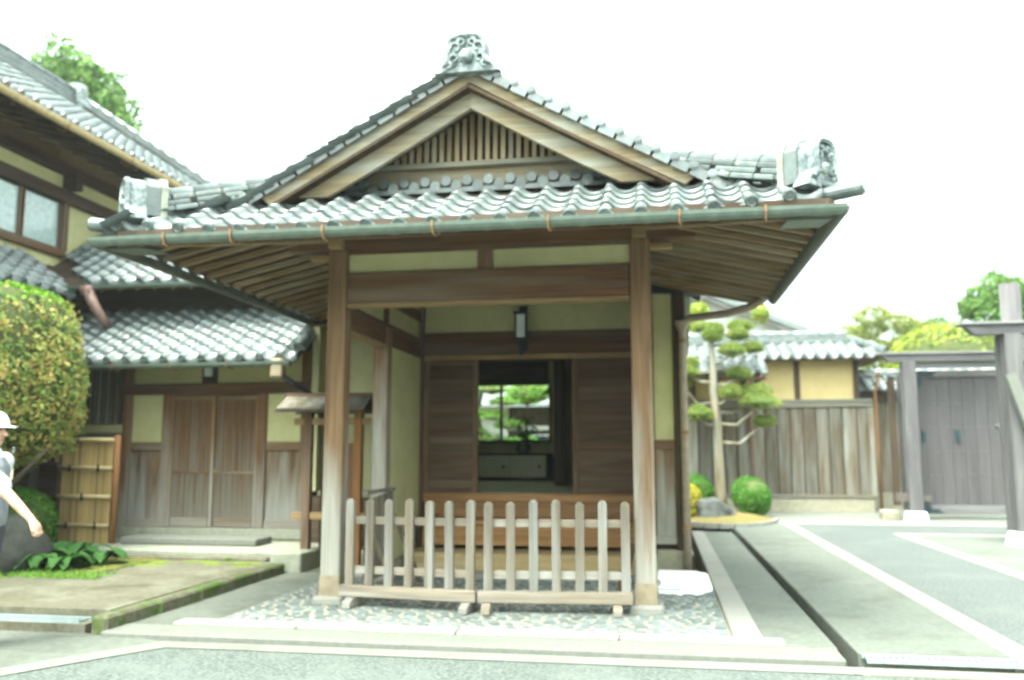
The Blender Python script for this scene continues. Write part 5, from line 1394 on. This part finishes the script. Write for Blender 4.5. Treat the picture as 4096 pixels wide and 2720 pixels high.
# open leaf
ly = 21.05; lx0, lx1, lz0, lz1 = 5.86, 7.75, .12, 3.36
leaf = B('door_leaf', 'gate_z', G, lx0, lx1, ly + .03, ly + .05, lz0, lz1)
B('stile', 'leaf_z', leaf, lx0, lx0 + .16, ly - .03, ly + .028, lz0, lz1, c=.006)
B('stile', 'leaf_z', leaf, lx1 - .16, lx1, ly - .03, ly + .028, lz0, lz1, c=.006)
B('rail', 'gate_x', leaf, lx0 + .162, lx1 - .162, ly - .028, ly + .027, lz0, lz0 + .2, c=.006)
B('rail', 'gate_x', leaf, lx0 + .162, lx1 - .162, ly - .028, ly + .027, lz1 - .16, lz1, c=.006)
n = 6; pw_ = (lx1 - lx0 - .324) / n
for i in range(n):
    B('plank', 'leaf_z', leaf, lx0 + .162 + i * pw_ + .004, lx0 + .162 + (i + 1) * pw_ - .004, ly - .006 + random.uniform(-.003, .003), ly + .027, lz0 + .202, lz1 - .162)
nail = MB().ball((0, 0, 0), (.013, .010, .013), 6, 4).mesh('nail', 'gate_x')
for z in (.98, 1.52, 2.06, 2.6):
    for i in range(22):
        if random.random() < .85: link('nail', nail, leaf, Matrix.Translation((lx0 + .2 + i * .064, ly - .012, z + random.uniform(-.006, .006))))
def lattice_plate(cells, x0, z0, s=.055):
    mb = MB()
    for (i, j) in cells:
        mb.box(x0 + i * s + .006, x0 + (i + 1) * s - .006, ly - .045, ly - .032, z0 + j * s + .006, z0 + (j + 1) * s - .006)
    mb.build('iron_fitting', 'blue_iron', leaf)
lattice_plate([(i, 0) for i in range(7)] + [(i, 1) for i in range(6)] + [(0, j) for j in range(2, 7)] + [(1, j) for j in range(2, 6)], lx0 + .005, lz0 + .01)
lattice_plate([(i, 0) for i in range(7)] + [(i, -1) for i in range(6)] + [(0, -j) for j in range(2, 7)] + [(1, -j) for j in range(2, 6)], lx0 + .005, lz1 - .07)
lattice_plate([(i, j) for i in range(2) for j in range(5)], lx0 + .01, 1.72); lattice_plate([(i, j) for i in range(2) for j in range(5)], lx0 + .74, 1.72)
# near frame
ny = 15.4
B('post', 'gate_z', G, 5.66, 5.92, ny - .14, ny + .14, .22, 3.44, c=.012)
B('post', 'gate_z', G, 5.62, 5.72, ny + .145, ny + .24, .22, 3.44)
MB().prism([(-.24, -.02), (.24, -.02), (.17, .22), (-.17, .22)], (5.79, ny - .2, 0), (1, 0, 0), (0, 0, 1), (0, 1, 0), .4).build('base_stone', 'white_stone', G)
capbeam(5.06, 8.0, ny, 3.44)
B('cross_rail', 'gate_x', G, 5.922, 8.0, ny - .06, ny + .06, 3.2, 3.38)
MB().tube([(6.12, ny + .75, 0), (6.12, ny + .75, 4.42)], [.17, .165], 18).build('round_post', 'gate_z', G, True)
MB().beam((5.66, ny - .22, 2.76), (6.34, ny - .32, .3), .17, .14, up=(0, 1, 0)).build('strut', 'concrete_pale', G)
MB().beam((5.94, ny + .02, 3.1), (6.4, ny + .02, 2.5), .09, .14, up=(0, 1, 0)).build('brace', 'gate_x', G)
MB().beam((5.6, ny + .3, 1.9), (6.6, ny + .3, 2.35), .09, .14, up=(0, 1, 0)).build('brace', 'gate_x', G)
B('ground_rail', 'gate_x', G, 5.922, 7.2, ny - .13, ny + .09, .42, .66, c=.012)
B('panel', 'teal', G, 5.94, 8.0, ny + .42, ny + .46, .7, 3.15)
B('panel_rail', 'gate_x', G, 5.94, 8.0, ny + .34, ny + .418, 2.2, 2.32)
B('plinth', 'base_stone', G, 6.04, 8.0, ny - .2, ny + .5, -.02, .415, c=.02)

# ------------------------------------------------------------------ garden island with cloud-pruned pine
isl = MB()
c0 = (1.25, 20.4); n = 26; vs = [(c0[0], c0[1], .16)]
for rr_, zz in ((.55, .13), (1.0, .02)):
    for i in range(n):
        a = 2 * math.pi * i / n; vs.append((c0[0] + 1.25 * rr_ * math.cos(a) * (1 + .04 * math.sin(3 * a)), c0[1] + 2.25 * rr_ * math.sin(a), zz))
fs = [(0, 1 + i, 1 + (i + 1) % n) for i in range(n)] + [(1 + i, 1 + n + i, 1 + n + (i + 1) % n, 1 + (i + 1) % n) for i in range(n)]
structure(isl.add(vs, fs).build('moss_island', 'moss_dry', None, True))
t = thing('stone_edging', 'thin pale stone edging around the mossy island', 'edging', (1.25, 18.2, 0))
for i in range(11):
    a0 = math.pi * (1.12 + i * .072); a1 = math.pi * (1.12 + (i + .94) * .072)
    p = (c0[0] + 1.29 * math.cos(a0), c0[1] + 2.3 * math.sin(a0), .03); q = (c0[0] + 1.29 * math.cos(a1), c0[1] + 2.3 * math.sin(a1), .03)
    MB().beam(p, q, .09, .1).build('edging_stone', 'granite', t)
def pad(parent, c, rad, n, length, width, m, coremat='core'):
    n = int(n); d = sphere_dirs(n); d[:, 2] = np.abs(d[:, 2]) * np.where(RNG.random(n) < .8, 1, -.5)
    g = lump(d, 5, .16, int(RNG.integers(1e6)))
    P = np.array(c) + d * g[:, None] * np.array(rad) * RNG.uniform(.8, 1.0, (n, 1))
    N = d * .7 + np.array((0, 0, .6))
    o = needles('foliage_pad', P, N, length, width, m, parent); o['kind'] = 'stuff'
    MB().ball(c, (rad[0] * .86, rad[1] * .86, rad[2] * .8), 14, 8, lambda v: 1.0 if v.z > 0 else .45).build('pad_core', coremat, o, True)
    return o
PX, PY = 1.42, 21.3
pt = thing('pruned_pine', 'cloud pruned pine with pale trunk and flat foliage pads', 'tree', (PX, PY, .1))
MB().tube([(PX + .03, PY, .05), (PX + .0, PY, .5), (PX - .03, PY, 1.4), (PX - .04, PY, 2.2), (PX - .10, PY, 3.0), (PX - .09, PY, 3.6), (PX - .12, PY, 4.2), (PX + .02, PY, 4.5)], [.15, .125, .115, .11, .10, .085, .06, .03], 10).build('trunk', 'bark', pt, True)
# pads from the photograph: (dx, dy, z, rx, rz)
pads = [(.02, 0, 4.38, .40, .2), (-.02, -.1, 4.22, .36, .17), (.62, .1, 4.28, .42, .18), (.42, -.25, 3.86, .52, .19), (.95, .1, 3.95, .40, .15), (-.55, .1, 3.62, .36, .13), (-.62, -.15, 3.38, .42, .17),
        (-.75, .1, 3.12, .36, .13), (.60, 0, 3.32, .46, .19), (.36, -.2, 2.86, .42, .2), (.95, .2, 2.9, .70, .2), (1.02, -.2, 2.62, .72, .24), (-.40, -.2, 2.36, .55, .22), (1.12, 0, 2.18, .44, .18), (-.15, .3, 4.5, .5, .16), (.7, .5, 4.55, .5, .16)]
for k_, (dx, dy, z, rx, rz) in enumerate(pads):
    pad(pt, (PX - .08 + dx, PY + dy, z), (rx * .64, rx * .62, rz * 1.12), 1300, .06, .026, 'pine', 'pad_core')
    z0 = max(.9, z - (.42 if abs(dx) > .7 else .2)); tx = PX - .06 - .012 * z
    MB().tube([(tx, PY, z0 - .02), (tx + dx * .5, PY + dy * .5, z0 - .06 if abs(dx) > .7 else z0), (PX - .08 + dx * .95, PY + dy, z - rz * .3)], [.04, .032, .018], 7).build('branch', 'bark', pt, True)
shrub('round_bush', 'bright green clipped ball bush right of the pine trunk', (2.08, 20.9, .48), (.46, .45, .44), 5000, .055, 'bush', seed=3, pw=2.3)
shrub('round_bush', 'green clipped bush partly hidden left of the pine trunk', (.78, 21.6, .52), (.5, .45, .46), 4500, .055, 'bush', seed=5, pw=2.2)
shrub('yellow_bush', 'small yellow leaved bush by the house corner downpipe', (.58, 19.6, .38), (.3, .36, .42), 2200, .07, 'yellow', seed=6, pw=2.0, core='core')
t = thing('garden_rock', 'grey garden rock at the foot of the pine', 'rock', (1.1, 19.6, .05))
MB().ball((1.1, 19.55, .17), (.44, .36, .33), 18, 12, lambda v: 1 + .13 * math.sin(3.1 * v.x + 2) + .1 * math.sin(4 * v.z + 3 * v.y) + .06 * math.sin(8 * v.x)).build('stone', 'rock', t, False)
MB().ball((1.42, 19.7, .08), (.22, .2, .2), 12, 8, lambda v: 1 + .15 * math.sin(4 * v.x + v.y * 3)).build('side_stone', 'rock', t, False)

# ------------------------------------------------------------------ trees and roofs beyond
def crown_tree(name, label, base, h_trunk, centers, n_each, leaf, m, group=None, trunk_r=.25, bark='bark_dark', needle=False, flat=1.0):
    t = thing(name, label, 'tree', base, group)
    bx, by, bz = base
    top = np.mean([c[:3] for c in centers], axis=0)
    mb = MB().tube([(bx, by, bz), ((bx + top[0]) / 2, by, (bz + h_trunk) / 2), (top[0], by, h_trunk)], [trunk_r, trunk_r * .75, trunk_r * .45], 9)
    for (cx, cy, cz, r_) in centers:
        zs = h_trunk * .8 + (cz - h_trunk) * .1
        mb.tube([(top[0] * .85 + bx * .15, by, zs), ((top[0] + cx) / 2, (by + cy) / 2, (zs + cz) / 2 + .1), (cx, cy, cz)], [trunk_r * .4, trunk_r * .25, trunk_r * .1], 6)
    mb.build('trunk', bark, t, True)
    Ps = []; Ns = []
    for (cx, cy, cz, r_) in centers:
        d = sphere_dirs(n_each); g = lump(d, 5, .3, int(RNG.integers(1e6))) * RNG.uniform(.45, 1.0, n_each) ** .5
        Ps.append(np.array((cx, cy, cz)) + d * g[:, None] * np.array((r_, r_, r_ * flat))); Ns.append(d)
    P = np.concatenate(Ps); N = np.concatenate(Ns)
    if needle: needles('crown', P, N + np.array((0, 0, .5)), leaf, leaf * .3, m, t)
    else: leaves('crown', P, N, leaf, .55, m, t)
    return t
r_ = random.Random(3)
def blobs(cx, cy, cz, rx, rz, n, rb, skew=0):
    out = []
    while len(out) < n:
        x, z = r_.uniform(-1, 1), r_.uniform(-1, 1); y = r_.uniform(-.8, .8)
        if x * x + y * y + z * z < 1: out.append((cx + x * rx + skew * z, cy + y * rx, cz + z * rz, rb * r_.uniform(.7, 1.2)))
    return out
crown_tree('tall_tree', 'tall green tree rising behind the two storey house roof', (-24.0, 31, 0), 9, [(-25.2, 31, 16.8, 1.3), (-24.0, 31, 17.1, 1.4), (-23.1, 31, 16.4, 1.4), (-24.3, 31, 15.6, 1.5), (-22.4, 31, 15.3, 1.2), (-23.3, 31, 14.6, 1.5), (-21.7, 31, 14.2, 1.1), (-22.4, 31, 13.4, 1.5), (-25.3, 31, 14.6, 1.6), (-24.2, 31, 13.2, 1.7), (-21.5, 31, 12.9, 1.1), (-23.0, 31, 12.0, 1.7), (-25.5, 31, 12.2, 1.7)], 1500, .26, 'tree', trunk_r=.5)
crown_tree('pine_tree', 'loose pale green pine beyond the tiled outbuilding', (7.4, 30, 0), 4.2, [(6.4, 30, 5.35, .5), (7.1, 30, 6.0, .55), (7.0, 30.2, 5.5, .45), (7.75, 30, 5.75, .55), (8.3, 30, 5.55, .5), (8.8, 30, 5.5, .4), (6.2, 30, 5.0, .45), (8.0, 29.8, 5.0, .5), (7.3, 30, 4.9, .5), (8.9, 30, 5.0, .5), (7.6, 30, 4.5, .7), (6.6, 30, 4.5, .6)], 700, .16, 'pine_far', trunk_r=.14, needle=True, flat=.5)
t = shrub('lime_hedge', 'lime yellow clipped tree top above the timber gate', (8.7, 28, 4.35), (1.6, 1.3, .95), 7000, .13, 'hedge_y', seed=8, pw=2.6)
MB().tube([(8.7, 28, 0), (8.7, 28, 3.9)], [.16, .1], 8).build('trunk', 'bark_dark', t, True)
crown_tree('broadleaf_tree', 'bright green broadleaf tree behind the gate at the right edge', (15.0, 40, 0), 4.5, [(13.9, 40, 8.0, .75), (14.6, 40, 8.55, .75), (15.4, 40, 8.3, .8), (14.3, 40, 7.4, .8), (15.2, 40, 7.4, .9), (13.5, 40, 7.75, .45), (16.1, 40, 7.7, .8), (14.5, 40, 6.6, .9), (15.6, 40, 6.5, 1.0), (16.4, 40, 7.0, .9)], 900, .2, 'tree', trunk_r=.25)
crown_tree('dark_tree', 'small bluish tree between the lime hedge and the broadleaf tree', (15.0, 48, 0), 5, [(13.6, 48, 7.6, .7), (14.5, 48, 7.9, .8), (15.4, 48, 7.6, .7), (14.4, 48, 7.0, .8)], 700, .22, 'tree_b', trunk_r=.2)
crown_tree('garden_tree', 'leafy tree top showing under the right eave behind the outbuilding', (1.2, 30, 0), 4, [(1.0, 30, 6.2, .35), (1.5, 30, 6.35, .32), (1.2, 30, 5.9, .4), (3.6, 31, 6.3, .3)], 500, .13, 'hedge_y', trunk_r=.12)
FH = thing('far_house', 'far house with low pitched gable roof beyond the outbuilding', 'house', (2.2, 42, 0))
B('wall', 'white_wall', FH, -2.8, 6.6, 40.5, 52, 0, 6.7)
MB().add([(-2.8, 40.5, 6.7), (6.6, 40.5, 6.7), (1.9, 40.5, 8.8), (-2.8, 40.48, 6.7)], [(0, 1, 2)]).build('gable', 'white_wall', FH)
for s in (-1, 1):
    MB().add([(1.9, 39.8, 9.08), (1.9 + s * 5.3, 39.8, 6.78), (1.9 + s * 5.3, 52, 6.78), (1.9, 52, 9.08), (1.9, 39.8, 8.8), (1.9 + s * 5.3, 39.8, 6.5), (1.9 + s * 5.3, 52, 6.54), (1.9, 52, 8.84)],
             [(0, 1, 2, 3), (7, 6, 5, 4), (0, 4, 5, 1), (1, 5, 6, 2), (2, 6, 7, 3), (3, 7, 4, 0)]).build('roof_slope', 'tile', FH)
    MB().beam((1.9, 39.95, 8.72), (1.9 + s * 5.3, 39.95, 6.42), .08, .24, up=(0, 0, 1)).build('bargeboard', 'gate_x', FH)
# garden behind the house, seen through the room window
structure(B('garden_ground', 'moss', None, -14, -.45, 17.4, 38, -.4, .12))
SH = thing('storehouse', 'white walled building with dark roof across the rear garden', 'house', (-6.5, 30, 0))
B('wall', 'white_wall', SH, -7.6, -5.15, 29.5, 33, .1, 3.05); B('wall', 'dark_z', SH, -10.5, -7.62, 29.7, 33, .1, 3.1); B('wall', 'dark_z', SH, -5.13, -2, 29.7, 33, .1, 3.1)
B('wall_rail', 'white_wall', SH, -10.5, -2, 29.55, 29.69, 2.25, 2.4)
MB().add([(-11, 28.6, 3.1), (-1.5, 28.6, 3.1), (-1.5, 31.5, 4.5), (-11, 31.5, 4.5), (-11, 28.6, 3.0), (-1.5, 28.6, 3.0)], [(0, 1, 2, 3), (0, 4, 5, 1)]).build('roof', 'tile', SH)
B('upper_wall', 'plaster_in', SH, -10, -2, 31.4, 31.6, 4.0, 6.5)
w = B('window', 'white_wall', SH, -4.3, -3.5, 29.6, 29.69, 1.4, 2.1); B('pane', 'glass', w, -4.25, -3.55, 29.585, 29.598, 1.45, 2.05)
gp = thing('garden_pine', 'bright pruned garden tree seen through the room window', 'tree', (-5.0, 24, .1))
MB().tube([(-5.0, 24, .1), (-4.85, 24, 1.5), (-5.05, 24, 2.6), (-4.8, 24, 3.7)], [.1, .08, .06, .03], 8).build('trunk', 'bark_dark', gp, True)
for dx, z, r0 in ((-.5, 3.05, .42), (.25, 3.2, .5), (.65, 2.85, .4), (-.3, 2.55, .4), (.35, 2.45, .35), (-.45, 2.05, .5), (.75, 2.2, .4), (.1, 1.8, .5), (.9, 1.6, .5), (-.9, 3.25, .35)):
    pad(gp, (-4.9 + dx, 24 + random.uniform(-.2, .2), z), (r0, r0, r0 * .38), 420, .12, .03, 'grass')
for k_, (bx_, by_, bz_, br_) in enumerate(((-3.9, 26, 3.3, .6), (-7.0, 26.5, 3.6, .7))):
    shrub('garden_bush', ('leafy bush high in the right of the room window', 'leafy bush high in the middle of the room window')[k_], (bx_, by_, bz_), (br_, .5, br_ * .55), 1800, .1, 'grass', seed=20 + k_)
shrub('garden_bush', 'pale bush low in the left of the room window', (-6.1, 22.5, 1.35), (.75, .5, .75), 2600, .09, 'grass', seed=12)
shrub('garden_bush', 'bright bush low in the right of the room window', (-3.55, 22.8, 1.3), (.6, .5, .6), 2200, .09, 'bush', seed=13)
shrub('garden_bush', 'leafy bush high in the left corner of the room window', (-8.3, 27.5, 3.4), (.8, .6, .7), 2200, .11, 'grass', seed=14)

# ------------------------------------------------------------------ far hill
mb = MB(); vs = []; n = 60
def hz(x): return 205 + 55 * math.exp(-((x - 120) / 260) ** 2) + 10 * math.sin(x * .02) + 6 * math.sin(x * .051 + 1) - .05 * max(0, x - 300) - .02 * max(0, -x)
for i in range(n + 1):
    x = -1400 + 2800 * i / n; z = max(30, hz(x))
    vs += [(x, 1350, -2), (x, 1450, z * .6), (x, 1600, z), (x, 1900, -2)]
fs = [(i * 4 + k_, (i + 1) * 4 + k_, (i + 1) * 4 + k_ + 1, i * 4 + k_ + 1) for i in range(n) for k_ in range(3)]
structure(mb.add(vs, fs).build('hill', 'hill', None, True))

# ------------------------------------------------------------------ summer haze that pales the far hill
hm = bpy.data.materials.new('haze'); hm.use_nodes = True
hn = hm.node_tree.nodes; hn.remove(hn['Principled BSDF'])
pv = hn.new('ShaderNodeVolumePrincipled'); pv.inputs['Color'].default_value = (.93, .97, 1, 1); pv.inputs['Density'].default_value = .0008
pv.inputs['Anisotropy'].default_value = .2
hm.node_tree.links.new(pv.outputs[0], hn['Material Output'].inputs['Volume'])
hz_ = MB().box(-2000, 2000, -300, 2600, -1.9, 330).mesh('haze', hm)
tag(link('haze', hz_), 'thin pale summer haze between here and the far hill', 'haze', kind='stuff')
